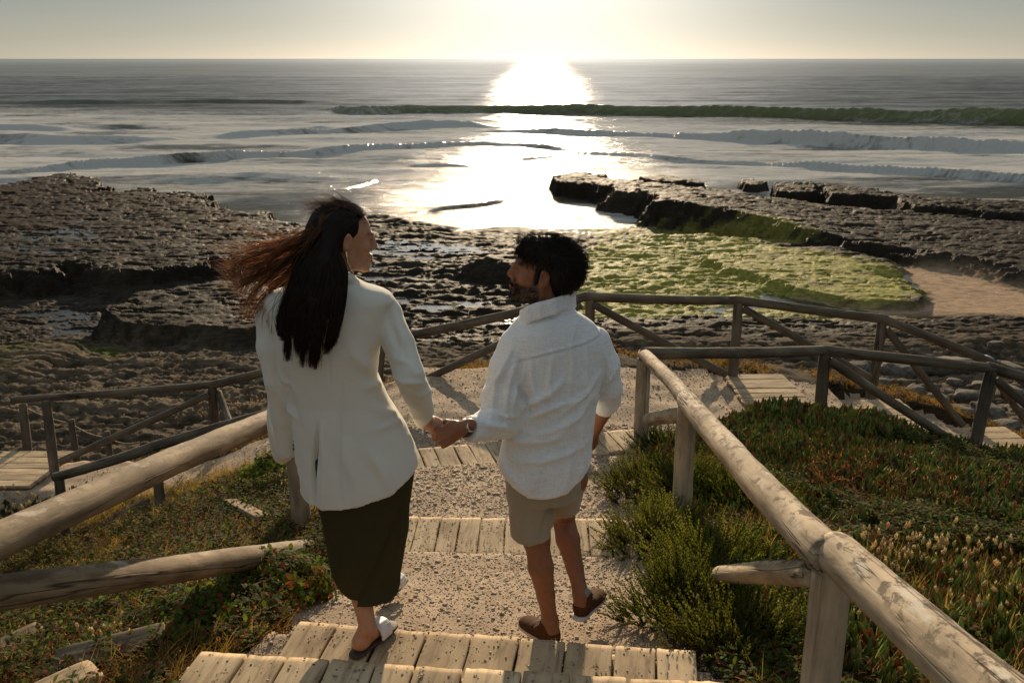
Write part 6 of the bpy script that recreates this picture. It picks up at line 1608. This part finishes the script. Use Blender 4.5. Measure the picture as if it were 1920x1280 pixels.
# hair
M_HAIRM = mat_hair("black_brown_hair", None, (6.5, 4.3, 2.6), .28)
f = Field(HM - [.20, .20, .12], HM + [.20, .20, .20], .005)
f.ell(LM((0, -.028, .050)), np.array((.082, .100, .084)) * SM, MM, .01); f.ell(LM((0, -.060, .030)), np.array((.074, .076, .085)) * SM, MM, .04)
f.ell(LM((0, -.075, -.035)), np.array((.060, .040, .055)) * SM, MM, .02); f.ell(LM((0, .045, .082)), np.array((.062, .054, .040)) * SM, MM, .05)
f.ell(LM((0, .100, -.010)), np.array((.12, .060, .072)) * SM, MM, .006, 's')
for q in (-1, 1): f.ell(LM((q * .088, -.004, -.008)), np.array((.03, .024, .034)) * SM, MM, .003, 's'); f.cone(LM((q * .068, .022, .02)), LM((q * .066, .020, -.028)), .012, .008, .006)
f.ell(LM((0, .04, -.09)), np.array((.10, .085, .06)) * SM, MM, .006, 's')
rng = np.random.default_rng(5)
hm_, Vh, Fh = body_obj("hair", f, M_HAIRM, Mn, lambda V: np.tile(np.array([.014, .0105, .008]), (len(V), 1)), disp=lambda V, N: .006 * fbm(V[:, 0] * 30, V[:, 1] * 30, V[:, 2] * 30, 3, 8), it=1)
NmH = normals(Vh, Fh); q = (Vh - HM) @ MM; okh = (np.abs(q).max(1) < .3) & ~((q[:, 1] > .03) & (q[:, 2] < .02)) & ~((np.abs(q[:, 0]) > .045) & (np.abs(q[:, 1] + .003) < .042) & (q[:, 2] < .050) & (q[:, 2] > -.06))
ii = rng.choice(np.where(okh)[0], 4200); a = Vh[ii]; nn = NmH[ii]; qq = q[ii]
flow = np.stack([qq[:, 0] * .3 + rng.normal(0, .35, len(ii)), np.interp(qq[:, 1], [-.04, .05, .09], [-.8, .1, .7]) + rng.normal(0, .3, len(ii)), np.where(qq[:, 2] > .09, .1, -.9) + rng.normal(0, .25, len(ii))], -1) @ MM.T
tg = flow - nn * (flow * nn).sum(1, keepdims=True); tg /= np.linalg.norm(tg, axis=1, keepdims=True) + 1e-9
L_ = rng.uniform(.012, .036, (len(ii), 1)) * np.where(qq[:, 2:3] < -.01, .35, 1.0); cu = np.cross(nn, tg) * rng.normal(0, .35, (len(ii), 1))
pth = spline(np.stack([a - nn * .004, a + (nn * .25 + tg * .5) * L_, a + (nn * .40 + tg * 1.0 + cu * .5) * L_, a + (nn * .32 + tg * 1.35 + cu * 1.3) * L_], 1), 9)
V, F, C = merge([strands(pth, rng.uniform(.0007, .0012, len(ii)), .0003, np.array([.018, .013, .009]) * rng.uniform(.6, 1.8, (len(ii), 1)), rng)])
mesh_obj("hair_strands", V - np.array(Mn.location), F, M_HAIRM, hm_, color=C)
# beard bristles
bp = []
qb = (VB - HM) @ MM / SM; NB = normals(VB, FB)
bm = (np.abs(qb[:, 0]) < .085) & (qb[:, 1] > .0) & (qb[:, 1] < .115) & (qb[:, 2] > -.125) & (((qb[:, 2] < -.046 - .10 * (.05 - np.abs(qb[:, 0])).clip(0)) & ~((np.abs(qb[:, 0]) < .022) & (qb[:, 2] > -.072) & (qb[:, 1] > .085))))
for i in rng.choice(np.where(bm)[0], 1700):
    p = VB[i] + rng.normal(0, .0015, 3); d = NB[i] * .7 + MM @ np.array([0, .15, -.8]) + rng.normal(0, .25, 3); d /= np.linalg.norm(d); l_ = rng.uniform(.5, 1.1) * (1.25 if qb[i, 1] > .06 else .8); bp.append([p - d * .001, p + d * .005 * l_, p + d * .009 * l_ + [0, 0, -.001]])
for i in range(420):
    u_ = rng.uniform(-1, 1); p = LM((u_ * .026, .1045 - 18 * (u_ * .026) ** 2 * 1.0, -.0445 - .010 * abs(u_) + rng.normal(0, .0022))); d = MM @ np.array([u_ * .8, .35, -.8]); bp.append([p, p + d * .004, p + d * .008])
V, F, C = merge([strands(np.array(bp), np.full(len(bp), .0006), .0002, np.tile([.016, .010, .007], (len(bp), 1)), rng)])
mesh_obj("beard", V - np.array(Mn.location), F, M_HAIRM, Mn, color=C)
